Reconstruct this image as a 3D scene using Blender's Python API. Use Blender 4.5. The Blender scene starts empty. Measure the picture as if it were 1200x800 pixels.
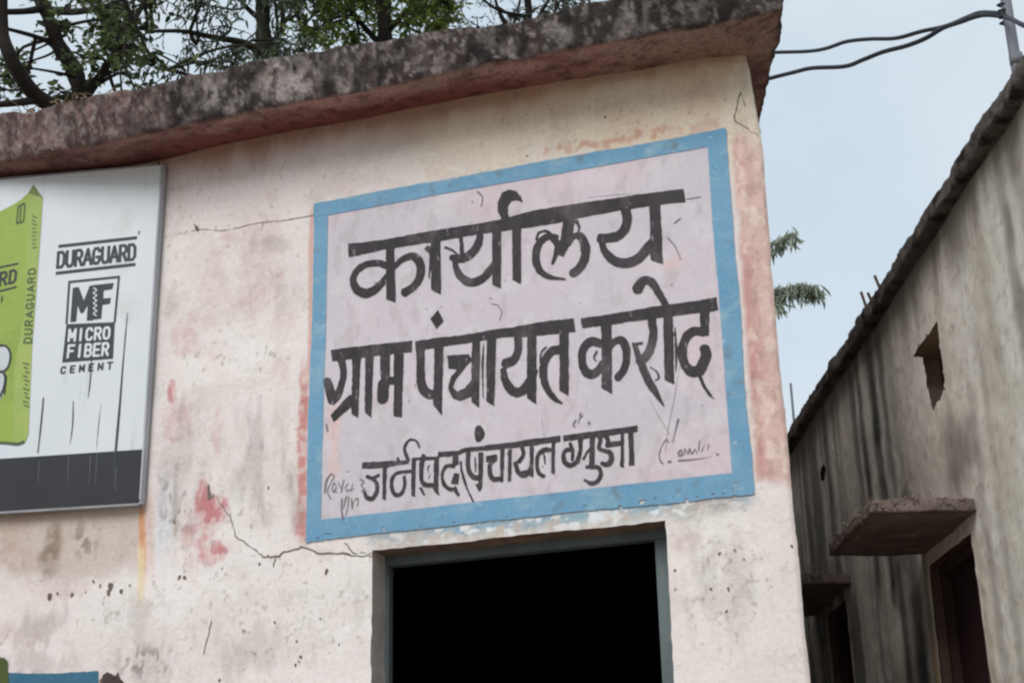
import bpy, bmesh, math, random
import numpy as np
from mathutils import Matrix, Vector

random.seed(7)
rng = np.random.default_rng(11)
scene = bpy.context.scene
COL = scene.collection

# ------------------------------------------------------------------ camera
FPX = 1799.0                       # focal length in pixels of the 1200 x 800 photograph
EYE = np.array([0.0, -5.5, 1.5])   # the facade is the plane y = 0, seen from 5.5 m


def unit(v):
    v = np.array(v, float)
    return v / np.linalg.norm(v)


_zc = unit((-112, 4830, -FPX))
_xc = -unit((-5400, -795, -FPX))
_xc = unit(_xc - _zc * _xc.dot(_zc))
ROT = np.array([_xc, np.cross(_zc, _xc), _zc])
cam = bpy.data.objects.new('camera', bpy.data.cameras.new('camera'))
cam.data.sensor_width = 36.0
cam.data.lens = FPX / 1200 * 36
cam.data.clip_start = 0.05
cam.data.clip_end = 2000
M4 = Matrix([[*ROT[0], EYE[0]], [*ROT[1], EYE[1]], [*ROT[2], EYE[2]], [0, 0, 0, 1]])
cam.matrix_world = M4
COL.objects.link(cam)
scene.camera = cam
scene.cycles.filter_width = 2.3

# ------------------------------------------------------------------ sky, sun, exposure
SUN_DIR = unit((-0.12, -0.92, 0.80))
world = bpy.data.worlds.new('World')
scene.world = world
world.use_nodes = True
wn = world.node_tree.nodes
wl = world.node_tree.links
wn.clear()
w_out = wn.new('ShaderNodeOutputWorld')
w_bg = wn.new('ShaderNodeBackground')
w_bg.inputs['Strength'].default_value = 0.1
w_sky = wn.new('ShaderNodeTexSky')
w_sky.sky_type = 'NISHITA'
w_sky.sun_disc = False
w_sky.sun_elevation = math.asin(SUN_DIR[2])
w_sky.sun_rotation = math.atan2(SUN_DIR[0], SUN_DIR[1])
w_tc = wn.new('ShaderNodeTexCoord')
w_map = wn.new('ShaderNodeMapping')
w_map.inputs['Scale'].default_value = (1.0, 1.0, 1.8)
w_map.inputs['Location'].default_value = (0.35, 0.2, 0.1)
w_no = wn.new('ShaderNodeTexNoise')
w_no.inputs['Scale'].default_value = 2.6
w_no.inputs['Detail'].default_value = 5
w_no.inputs['Roughness'].default_value = 0.5
w_mr = wn.new('ShaderNodeMapRange')
w_mr.inputs['From Min'].default_value = 0.35
w_mr.inputs['From Max'].default_value = 0.62
w_cl = wn.new('ShaderNodeMix')
w_cl.data_type = 'RGBA'
w_cl.inputs[6].default_value = (4.1, 4.8, 5.35, 1)     # thin cloud
w_cl.inputs[7].default_value = (5.1, 5.45, 5.7, 1)      # thick cloud
w_mx = wn.new('ShaderNodeMix')
w_mx.data_type = 'RGBA'
w_mx.inputs[0].default_value = 0.90
wl.new(w_tc.outputs['Generated'], w_map.inputs['Vector'])
wl.new(w_map.outputs['Vector'], w_no.inputs['Vector'])
wl.new(w_no.outputs['Fac'], w_mr.inputs['Value'])
wl.new(w_mr.outputs['Result'], w_cl.inputs[0])
wl.new(w_sky.outputs['Color'], w_mx.inputs[6])
wl.new(w_cl.outputs[2], w_mx.inputs[7])
wl.new(w_mx.outputs[2], w_bg.inputs['Color'])
wl.new(w_bg.outputs['Background'], w_out.inputs['Surface'])

sun = bpy.data.objects.new('sun', bpy.data.lights.new('sun', 'SUN'))
sun.data.energy = 1.5
sun.data.angle = math.radians(35)
sun.data.color = (1.0, 0.975, 0.95)
sun.rotation_euler = Vector(SUN_DIR.tolist()).to_track_quat('Z', 'Y').to_euler()
COL.objects.link(sun)
scene.view_settings.view_transform = 'Standard'
scene.view_settings.look = 'None'
scene.view_settings.exposure = 0.66
scene.view_settings.gamma = 1.0
scene.cycles.max_bounces = 6


# ------------------------------------------------------------------ survey helpers (photo pixel -> place)
def ray(u, v):
    return ROT @ np.array([u - 600.0, 400.0 - v, -FPX])


def on_facade(u, v, y=0.0):
    d = ray(u, v)
    p = EYE + d * ((y - EYE[1]) / d[1])
    return float(p[0]), float(p[2])


BEND_X, BEND_K = -3.66, 0.2        # the wall turns a little towards the street left of here


def on_board(u, v):
    """point on the advertising board as (distance left of its right edge, z)"""
    d = ray(u, v)
    t = (-0.045 - BEND_K * BEND_X - EYE[1] + BEND_K * EYE[0]) / (d[1] - BEND_K * d[0])
    p = EYE + d * t
    return float((p[0] - BEND_X) * math.sqrt(1 + BEND_K ** 2)), float(p[2])


AX = np.array([-0.3557, 0.9346, 0.0])     # along the lane
AN = np.array([0.9346, 0.3557, 0.0])      # across the lane, to the right
LANE = 1.9                                # lane wall is this far right of the eye


def lane(s, l, z):
    p = EYE + AX * s + AN * l
    return np.array([p[0], p[1], z])


def to_pixel(X, Y, Z):
    """world arrays -> photo pixel arrays (used to place stains where they were measured)"""
    P = np.stack([X - EYE[0], Y - EYE[1], Z - EYE[2]], -1) @ ROT
    return 600 + FPX * P[..., 0] / -P[..., 2], 400 - FPX * P[..., 1] / -P[..., 2]


# ------------------------------------------------------------------ numpy noise and masks
_tab = rng.random((8, 256, 256))


def vn(x, y, k=0):
    x = np.asarray(x, float) + 1000.37
    y = np.asarray(y, float) + 1000.71
    xi = np.floor(x).astype(int)
    yi = np.floor(y).astype(int)
    fx = x - xi
    fy = y - yi
    fx = fx * fx * (3 - 2 * fx)
    fy = fy * fy * (3 - 2 * fy)
    T = _tab[k % 8]
    a = T[xi & 255, yi & 255]
    b = T[(xi + 1) & 255, yi & 255]
    c = T[xi & 255, (yi + 1) & 255]
    d = T[(xi + 1) & 255, (yi + 1) & 255]
    return (a * (1 - fx) + b * fx) * (1 - fy) + (c * (1 - fx) + d * fx) * fy


def fbm(x, y, k=0, o=4):
    r = 0
    amp = 0.5
    tot = 0
    x = np.asarray(x, float)
    y = np.asarray(y, float)
    for i in range(o):
        r = r + amp * vn(x * 2 ** i + 13.1 * i, y * 2 ** i + 7.7 * i, k + i)
        tot += amp
        amp *= 0.5
    return r / tot


def sstep(a, b, x):
    t = np.clip((x - a) / (b - a), 0, 1)
    return t * t * (3 - 2 * t)


def lin(c):
    c = np.array(c, float) / 255.0
    return np.where(c <= 0.04045, c / 12.92, ((c + 0.055) / 1.055) ** 2.4)


def blend(col, c, m):
    m = np.clip(m, 0, 1)[..., None]
    return col * (1 - m) + lin(c) * m


def ell(u, v, cu, cv, ru, rv, soft=0.5, nz=None, amt=0.6, rot=0.0):
    c, s = math.cos(rot), math.sin(rot)
    du, dv = (u - cu), (v - cv)
    a = (du * c + dv * s) / ru
    b = (-du * s + dv * c) / rv
    d = np.sqrt(a * a + b * b)
    if nz is not None:
        d = d + (nz - 0.5) * 2 * amt
    return 1 - sstep(1 - soft, 1 + soft * 0.3, d)


def poly_dist(u, v, pts):
    d = np.full(u.shape, 1e9)
    for (x0, y0), (x1, y1) in zip(pts[:-1], pts[1:]):
        dx, dy = x1 - x0, y1 - y0
        t = np.clip(((u - x0) * dx + (v - y0) * dy) / (dx * dx + dy * dy + 1e-12), 0, 1)
        d = np.minimum(d, np.hypot(u - x0 - t * dx, v - y0 - t * dy))
    return d


# ------------------------------------------------------------------ object helpers
def tag(o, label=None, cat=None, group=None, kind=None):
    if label:
        o['label'] = label
    if cat:
        o['category'] = cat
    if group:
        o['group'] = group
    if kind:
        o['kind'] = kind
    return o


def empty(name, loc, label=None, cat=None, group=None, rz=0.0):
    o = bpy.data.objects.new(name, None)
    o.empty_display_size = 0.1
    COL.objects.link(o)
    o.location = loc
    o.rotation_euler = (0, 0, rz)
    o.matrix_world = Matrix.Translation(Vector(loc)) @ Matrix.Rotation(rz, 4, 'Z')
    return tag(o, label, cat, group)


def link(name, me, mats, parent=None):
    o = bpy.data.objects.new(name, me)
    for m in (mats if isinstance(mats, (list, tuple)) else [mats]):
        me.materials.append(m)
    COL.objects.link(o)
    if parent is not None:
        o.parent = parent
        pm = parent.matrix_world
        if parent.parent is not None and parent.type == 'MESH':
            pm = parent.parent.matrix_world
        o.matrix_parent_inverse = pm.inverted()
        if parent.type == 'MESH':
            # parts are modelled in world space with parents at their own basis
            o.matrix_parent_inverse = Matrix.Identity(4)
    return o


def mesh(name, verts, faces, mats, parent=None, smooth=False, mi=None):
    me = bpy.data.meshes.new(name)
    me.from_pydata([tuple(map(float, v)) for v in verts], [], [tuple(map(int, f)) for f in faces])
    if smooth:
        me.polygons.foreach_set('use_smooth', np.ones(len(me.polygons), bool))
    if mi is not None:
        me.polygons.foreach_set('material_index', np.array(mi, dtype=np.int32))
    me.update()
    return link(name, me, mats, parent)


def grid(name, V, mat, parent=None, keep=None, color=None, smooth=True, flip=False):
    """V: (rows, cols, 3) world points; keep: (rows-1, cols-1) cell mask"""
    nr, nc = V.shape[:2]
    idx = np.arange(nr * nc).reshape(nr, nc)
    q = np.stack([idx[:-1, :-1], idx[:-1, 1:], idx[1:, 1:], idx[1:, :-1]], -1)
    if flip:
        q = q[..., ::-1]
    q = q.reshape(-1, 4) if keep is None else q[keep]
    used = np.zeros(nr * nc, bool)
    used[q.ravel()] = True
    remap = np.cumsum(used) - 1
    q = remap[q]
    co = V.reshape(-1, 3)[used]
    me = bpy.data.meshes.new(name)
    me.vertices.add(len(co))
    me.vertices.foreach_set('co', co.astype(np.float32).ravel())
    me.loops.add(q.size)
    me.loops.foreach_set('vertex_index', q.astype(np.int32).ravel())
    me.polygons.add(len(q))
    me.polygons.foreach_set('loop_start', (np.arange(len(q)) * 4).astype(np.int32))
    me.polygons.foreach_set('use_smooth', np.full(len(q), smooth))
    me.update(calc_edges=True)
    if color is not None:
        a = me.color_attributes.new('paint', 'FLOAT_COLOR', 'POINT')
        c = color.reshape(-1, 3)[used]
        c = np.concatenate([c, np.ones((len(c), 1))], 1)
        a.data.foreach_set('color', c.astype(np.float32).ravel())
    return link(name, me, mat, parent)


def box(name, lo, hi, mat, parent=None, M=None, bevel=0.0):
    bm = bmesh.new()
    bmesh.ops.create_cube(bm, size=1.0)
    lo = np.array(lo, float)
    hi = np.array(hi, float)
    for v in bm.verts:
        p = (lo + hi) / 2 + np.array(v.co) * (hi - lo)
        v.co = p
    if bevel > 0:
        bmesh.ops.bevel(bm, geom=bm.edges[:], offset=bevel, segments=2, affect='EDGES', profile=0.6)
    if M is not None:
        bm.transform(M)
    me = bpy.data.meshes.new(name)
    bm.to_mesh(me)
    bm.free()
    return link(name, me, mat, parent)


def tube_data(pts, radii, n=8, cap=True):
    pts = [np.array(p, float) for p in pts]
    V, Fc = [], []
    up = np.array([0.123, 0.31, 0.94])
    for i, p in enumerate(pts):
        t = pts[min(i + 1, len(pts) - 1)] - pts[max(i - 1, 0)]
        t = t / (np.linalg.norm(t) + 1e-9)
        a = np.cross(t, up)
        if np.linalg.norm(a) < 0.1:
            a = np.cross(t, [1, 0, 0])
        a = a / np.linalg.norm(a)
        b = np.cross(t, a)
        r = radii[i] if hasattr(radii, '__len__') else radii
        for k in range(n):
            an = 2 * math.pi * k / n
            V.append(p + (a * math.cos(an) + b * math.sin(an)) * r)
        if i:
            o = (i - 1) * n
            for k in range(n):
                Fc.append((o + k, o + (k + 1) % n, o + n + (k + 1) % n, o + n + k))
    if cap:
        Fc.append(tuple(range(n))[::-1])
        Fc.append(tuple(range(len(V) - n, len(V))))
    return V, Fc


def merge(parts):
    V, Fc = [], []
    for v, f in parts:
        o = len(V)
        V += list(v)
        Fc += [tuple(i + o for i in q) for q in f]
    return V, Fc


def smooth_path(pts, k=5):
    pts = [np.array(p, float) for p in pts]
    if len(pts) < 3:
        return pts
    P = [2 * pts[0] - pts[1]] + pts + [2 * pts[-1] - pts[-2]]
    out = []
    for i in range(1, len(P) - 2):
        for j in range(k):
            t = j / k
            a, b, c, d = P[i - 1], P[i], P[i + 1], P[i + 2]
            out.append(0.5 * ((2 * b) + (-a + c) * t + (2 * a - 5 * b + 4 * c - d) * t * t + (-a + 3 * b - 3 * c + d) * t ** 3))
    out.append(pts[-1])
    return out


# ------------------------------------------------------------------ materials
def mat_base(name, rough=0.85):
    m = bpy.data.materials.new(name)
    m.use_nodes = True
    nt = m.node_tree
    b = nt.nodes['Principled BSDF']
    b.inputs['Roughness'].default_value = rough
    b.inputs['Specular IOR Level'].default_value = 0.3
    return m, nt, b


def noise_node(nt, scale, detail=5, rough=0.6, stretch=(1, 1, 1), w=0):
    tc = nt.nodes.new('ShaderNodeNewGeometry')
    mp = nt.nodes.new('ShaderNodeMapping')
    mp.inputs['Scale'].default_value = stretch
    mp.inputs['Location'].default_value = (w * 3.1, w * 1.7, w * 2.3)
    no = nt.nodes.new('ShaderNodeTexNoise')
    no.inputs['Scale'].default_value = scale
    no.inputs['Detail'].default_value = detail
    no.inputs['Roughness'].default_value = rough
    nt.links.new(tc.outputs['Position'], mp.inputs['Vector'])
    nt.links.new(mp.outputs['Vector'], no.inputs['Vector'])
    return no.outputs['Fac']


def ramp(nt, fac, a, b, c0, c1):
    mr = nt.nodes.new('ShaderNodeMapRange')
    mr.inputs['From Min'].default_value = a
    mr.inputs['From Max'].default_value = b
    nt.links.new(fac, mr.inputs['Value'])
    mx = nt.nodes.new('ShaderNodeMix')
    mx.data_type = 'RGBA'
    nt.links.new(mr.outputs['Result'], mx.inputs[0])
    for i, c in ((6, c0), (7, c1)):
        if hasattr(c, 'is_output'):
            nt.links.new(c, mx.inputs[i])
        else:
            mx.inputs[i].default_value = (*c, 1)
    return mx.outputs[2]


def mul(nt, a, b):
    mx = nt.nodes.new('ShaderNodeMix')
    mx.data_type = 'RGBA'
    mx.blend_type = 'MULTIPLY'
    mx.inputs[0].default_value = 1.0
    nt.links.new(a, mx.inputs[6])
    nt.links.new(b, mx.inputs[7])
    return mx.outputs[2]


def bump(nt, b, fac, strength, dist):
    bp = nt.nodes.new('ShaderNodeBump')
    bp.inputs['Strength'].default_value = strength
    bp.inputs['Distance'].default_value = dist
    nt.links.new(fac, bp.inputs['Height'])
    nt.links.new(bp.outputs['Normal'], b.inputs['Normal'])


def mat_noise(name, c0, c1, scale=8, a=0.35, b_=0.65, stretch=(1, 1, 1), rough=0.85, bs=0.3, bd=0.004, extra=None, fine=60, metal=0.0, fa=0.88):
    m, nt, b = mat_base(name, rough)
    f = noise_node(nt, scale, 6, 0.62, stretch)
    c = ramp(nt, f, a, b_, tuple(lin(c0)), tuple(lin(c1)))
    if extra:
        for (ec, es, ea, eb, est) in extra:
            f2 = noise_node(nt, es, 6, 0.6, est, w=es)
            c = ramp(nt, f2, ea, eb, c, tuple(lin(ec)))
    f3 = noise_node(nt, fine, 3, 0.6)
    c = mul(nt, c, ramp(nt, f3, 0.3, 0.7, (fa, fa, fa), (1.0, 1.0, 1.0)))
    nt.links.new(c, b.inputs['Base Color'])
    b.inputs['Metallic'].default_value = metal
    bump(nt, b, noise_node(nt, fine * 0.6, 5, 0.65), bs, bd)
    return m


def mat_attr(name, bs=0.35, bd=0.004, fine=45, amp=0.10, rough=0.9, stretch=(1, 1, 1), flakes=False):
    m, nt, b = mat_base(name, rough)
    at = nt.nodes.new('ShaderNodeAttribute')
    at.attribute_name = 'paint'
    g = 1 - amp
    c = mul(nt, at.outputs['Color'], ramp(nt, noise_node(nt, fine, 5, 0.65, stretch), 0.3, 0.65, (g, g * 0.99, g * 0.98), (1.0, 1.0, 1.0)))
    c = mul(nt, c, ramp(nt, noise_node(nt, 150, 3, 0.6, stretch), 0.3, 0.5, (0.93, 0.92, 0.91), (1.0, 1.0, 1.0)))
    h = noise_node(nt, fine * 0.7, 6, 0.7)
    if flakes:
        # edges of old wash layers: sharp steps in relief, slightly different tone on each layer
        f1 = ramp(nt, noise_node(nt, 3.2, 9, 0.68, (1, 1, 1.3), 2), 0.545, 0.552, (1, 1, 1), (0.955, 0.94, 0.93))
        f2 = ramp(nt, noise_node(nt, 7.0, 9, 0.72, (1.2, 1, 0.9), 5), 0.60, 0.608, (1, 1, 1), (0.93, 0.925, 0.92))
        f3 = ramp(nt, noise_node(nt, 22, 6, 0.7, (1, 1, 1), 9), 0.68, 0.70, (1, 1, 1), (0.84, 0.82, 0.80))
        tr = ramp(nt, noise_node(nt, 5, 6, 0.7, (0.6, 1, 3.2), 7), 0.3, 0.7, (0.965, 0.965, 0.965), (1.02, 1.02, 1.02))
        st = mul(nt, mul(nt, f1, f2), f3)
        c = mul(nt, mul(nt, c, st), tr)
        hm = nt.nodes.new('ShaderNodeMath')
        hm.operation = 'MULTIPLY_ADD'
        hm.inputs[1].default_value = 4.0
        nt.links.new(st, hm.inputs[0])
        nt.links.new(h, hm.inputs[2])
        h = hm.outputs[0]
    nt.links.new(c, b.inputs['Base Color'])
    bump(nt, b, h, bs, bd)
    return m


M_wall = mat_attr('lime_washed_plaster', bs=0.5, bd=0.006, flakes=True)
M_lane = mat_attr('weathered_cement_plaster', bs=0.45, bd=0.007, fine=18, amp=0.12)
M_plain = mat_noise('plain_plaster', (178, 170, 160), (150, 142, 132), 2.5)
M_reveal = mat_noise('grimy_white_reveal', (204, 198, 192), (170, 162, 156), 5)
M_dark = mat_noise('darkened_room_plaster', (52, 48, 46), (38, 36, 34), 3)  # room shade put into the colour, so the unlit inside stays black
M_slab = mat_noise('lichen_stained_concrete', (54, 46, 44), (112, 98, 95), 9.0, 0.36, 0.66, (1.3, 1.3, 0.6), 0.95, 1.0, 0.02,
                   extra=[((160, 150, 144), 3.2, 0.58, 0.70, (1, 1, 0.6)), ((104, 72, 70), 1.6, 0.50, 0.64, (1, 1, 0.8)), ((34, 29, 27), 11, 0.50, 0.64, (1.3, 1.3, 0.55)),
                          ((146, 136, 132), 34, 0.60, 0.70, (1, 1, 0.7)), ((26, 23, 22), 30, 0.56, 0.66, (1.2, 1.2, 0.6))], fine=60)
M_soffit = mat_noise('faded_red_soffit', (150, 108, 104), (120, 78, 76), 4.0, 0.35, 0.65, (1, 1, 1), 0.9, 0.5, 0.006,
                     extra=[((166, 136, 126), 2.2, 0.50, 0.66, (1, 1, 1)), ((84, 44, 44), 5.0, 0.54, 0.72, (0.6, 2, 1)), ((70, 46, 42), 17, 0.6, 0.7, (1, 1, 1))])
M_lslab = mat_noise('black_mould_concrete', (70, 64, 62), (104, 97, 92), 6, 0.35, 0.65, (1, 1, 1), 0.95, 1.0, 0.02,
                    extra=[((34, 30, 29), 9, 0.48, 0.6, (1, 1, 1)), ((112, 100, 88), 5, 0.62, 0.72, (1, 1, 1))], fine=40)
M_chajja = mat_noise('crumbling_cement', (118, 104, 98), (88, 76, 70), 7, 0.35, 0.65, (1, 1, 1), 0.95, 1.0, 0.015,
                     extra=[((140, 128, 116), 14, 0.6, 0.7, (1, 1, 1))], fine=50)
M_crumb = mat_noise('pale_gravel', (150, 138, 126), (96, 84, 76), 60, 0.4, 0.6)
M_frame = mat_noise('grey_green_gloss_paint', (84, 96, 98), (98, 110, 112), 9, 0.35, 0.65, (1, 1, 0.2), 0.55, 0.25, 0.002,
                    extra=[((126, 118, 108), 16, 0.66, 0.74, (1, 1, 0.3))])
M_maroon = mat_noise('maroon_door_paint', (52, 26, 30), (38, 20, 26), 6, 0.35, 0.65, (1, 1, 0.2), 0.6)
M_lframe = mat_noise('old_brown_timber', (66, 46, 40), (48, 36, 34), 9, 0.3, 0.7, (1, 1, 0.15), 0.8)
M_ground = mat_noise('dry_packed_earth', (158, 140, 120), (128, 112, 96), 1.2, 0.35, 0.65)
M_step = mat_noise('worn_cement', (160, 154, 146), (128, 122, 116), 3)


def mat_paint(name, c0, c1, chips=None, rough=0.75, ca=0.66, cb=0.7, scale=14, stretch=(1, 1, 1)):
    return mat_noise(name, c0, c1, scale, 0.3, 0.7, stretch, rough, 0.35, 0.003,
                     extra=[(chips, 26, ca, cb, (1, 1, 1)), (chips, 9, ca + 0.06, cb + 0.06, (1, 1, 1))] if chips else None)


M_blue = mat_noise('sky_blue_wall_paint', (98, 146, 178), (116, 158, 186), 5, 0.3, 0.7, (1, 1, 1), 0.75, 0.5, 0.004,
                   extra=[((134, 168, 184), 7, 0.54, 0.70, (1, 1, 1.4)), ((166, 186, 196), 24, 0.62, 0.74, (1, 1, 1.6)), ((108, 132, 146), 11, 0.60, 0.72, (1, 1, 1))])
M_black = mat_noise('black_brush_paint', (36, 32, 36), (56, 51, 56), 16, 0.3, 0.7, (1, 1, .35), 0.65, 0.4, 0.003,
                    extra=[((86, 79, 84), 7, 0.54, 0.70, (1, 1, .6)), ((128, 120, 126), 48, 0.63, 0.72, (1, 1, .4)), ((150, 142, 148), 22, 0.70, 0.76, (1, 1, .5))])
M_grey = mat_paint('thin_grey_brush_paint', (44, 40, 44), (78, 72, 77), (140, 132, 138), 0.8, 0.62, 0.72, 34)
M_ink = mat_paint('faded_pen_ink', (92, 86, 92), (140, 132, 138), None)
M_crack = mat_noise('crack_shadow_dust', (92, 82, 76), (130, 120, 112), 12)
M_faint = mat_noise('faint_scratch', (150, 142, 148), (174, 166, 172), 20)
M_chip = mat_noise('bare_mortar', (96, 84, 78), (120, 108, 100), 20)
M_bwhite = mat_noise('printed_white_sheet', (204, 210, 215), (194, 201, 206), 1.2, 0.3, 0.7, (1, 1, 0.4), 0.42, 0.02, 0.001, fa=0.985,
                      extra=[((170, 176, 178), 5, 0.58, 0.80, (2.5, 2.5, 0.25)), ((176, 172, 164), 2.2, 0.62, 0.8, (1, 1, 0.7))])
M_band = mat_noise('charcoal_print', (29, 31, 36), (36, 38, 43), 5, 0.3, 0.7, (3, 3, 0.3), 0.5, 0.05, 0.002,
                   extra=[((108, 112, 118), 14, 0.68, 0.8, (1.5, 1.5, 0.06))])
M_print = mat_noise('dark_grey_print', (40, 46, 50), (50, 56, 60), 8, rough=0.5)
M_steel = mat_noise('dull_steel_edge', (150, 152, 156), (120, 122, 126), 9, 0.3, 0.7, (1, 1, 0.3), 0.5, extra=[((128, 84, 62), 12, 0.66, 0.74, (1, 1, 1))])
M_wire = mat_noise('black_cable', (38, 42, 50), (48, 52, 60), 20, rough=0.6)
M_pipe = mat_noise('grey_pipe', (120, 124, 130), (96, 98, 104), 12, 0.3, 0.7, (1, 1, 0.3), 0.5)
M_rust = mat_noise('rusty_bar', (84, 62, 50), (60, 46, 40), 30)
M_mblue = mat_paint('faded_blue_panel_paint', (50, 96, 124), (62, 108, 134), (96, 128, 142), 0.8)
M_mgreen = mat_paint('olive_green_paint', (84, 88, 40), (62, 82, 44), (104, 108, 70), 0.8)
M_bark = mat_noise('tree_bark', (54, 47, 42), (34, 31, 28), 8, 0.3, 0.7, (1, 1, 0.3), 0.9, 1.0, 0.02)
M_barkg = mat_noise('mossy_bark', (60, 62, 46), (42, 43, 34), 8, 0.3, 0.7, (1, 1, 0.3), 0.9, 1.0, 0.02)


def mat_leaf(name, c0, c1, trans=0.48):
    m, nt, b = mat_base(name, 0.6)
    oi = nt.nodes.new('ShaderNodeAttribute')
    oi.attribute_name = 'paint'
    c = mul(nt, oi.outputs['Color'], ramp(nt, noise_node(nt, 3.0, 2), 0.35, 0.65, (0.8, 0.8, 0.8), (1.0, 1.0, 1.0)))
    nt.links.new(c, b.inputs['Base Color'])
    tr = nt.nodes.new('ShaderNodeBsdfTranslucent')
    nt.links.new(c, tr.inputs['Color'])
    mx = nt.nodes.new('ShaderNodeMixShader')
    mx.inputs[0].default_value = trans
    out = nt.nodes['Material Output']
    nt.links.new(b.outputs['BSDF'], mx.inputs[1])
    nt.links.new(tr.outputs['BSDF'], mx.inputs[2])
    nt.links.new(mx.outputs['Shader'], out.inputs['Surface'])
    return m


M_leaf = mat_leaf('leaf', None, None)

# ------------------------------------------------------------------ facade shape shared by wall and paint
DOOR_L, DOOR_R, DOOR_T, DOOR_B = -2.56, -1.357, 2.872, 0.75
CORNER = -0.875
WALL_T = 4.875


def wall_y(x, z):
    x = np.asarray(x, float)
    z = np.asarray(z, float)
    bend = BEND_K * np.clip(BEND_X - x, 0, 0.98)
    uneven = (fbm(x * 1.6, z * 1.6, 3, 3) - 0.5) * 0.022 + (vn(x * 5, z * 5, 5) - 0.5) * 0.004
    return -bend - uneven


def wall_warp(x, z):
    dx = (fbm(x * 4.0, z * 4.0, 1, 4) - 0.5) * 0.022 + (vn(x * 26, z * 26, 2) - 0.5) * 0.005
    dz = (fbm(x * 4.0, z * 4.0, 6, 4) - 0.5) * 0.020 + (vn(x * 26, z * 26, 4) - 0.5) * 0.005
    dx = dx - 0.03 * sstep(4.3, 4.85, z)         # the corner leans in under the eave
    return x + dx * 1.0, z + dz


# ------------------------------------------------------------------ ground
N = 60
gx = np.concatenate([-np.geomspace(400, 6, 20), np.linspace(-5, 5, 21), np.geomspace(6, 400, 20)])
GX, GY = np.meshgrid(gx, gx)
GZ = (fbm(GX * 0.4, GY * 0.4, 2, 3) - 0.5) * 0.10 - 0.03
g = grid('ground', np.stack([GX, GY, GZ], -1), M_ground)
g['kind'] = 'structure'

# ------------------------------------------------------------------ office building (main facade)
office = empty('office_building', (-3.5, 0.2, 0), 'whitewashed office building with flat concrete roof and dark open doorway', 'building')


def seg(a, b, step):
    n = max(1, int(round((b - a) / step)))
    return np.linspace(a, b, n + 1)


xs = np.unique(np.round(np.concatenate([seg(-7.4, -4.75, 0.08), seg(-4.75, DOOR_L, 0.0055), seg(DOOR_L, DOOR_R, 0.0055), seg(DOOR_R, CORNER, 0.0055)]), 5))
zs = np.unique(np.round(np.concatenate([seg(-0.1, DOOR_B, 0.1), seg(DOOR_B, 2.10, 0.09), seg(2.10, DOOR_T, 0.0055), seg(DOOR_T, WALL_T, 0.0055)]), 5))
X0, Z0 = np.meshgrid(xs, zs)
cx_ = (X0[:-1, :-1] + X0[1:, 1:]) / 2
cz_ = (Z0[:-1, :-1] + Z0[1:, 1:]) / 2
keep = ~((cx_ > DOOR_L) & (cx_ < DOOR_R) & (cz_ > DOOR_B) & (cz_ < DOOR_T))
X, Z = wall_warp(X0, Z0)
Y = wall_y(X, Z)
# soften the free corner
Y = Y + 0.012 * np.clip(1 - (CORNER - X0) / 0.02, 0, 1) ** 2
U, V_ = to_pixel(X, Y * 0 - BEND_K * np.clip(BEND_X - X, 0, 0.98), Z)


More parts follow.
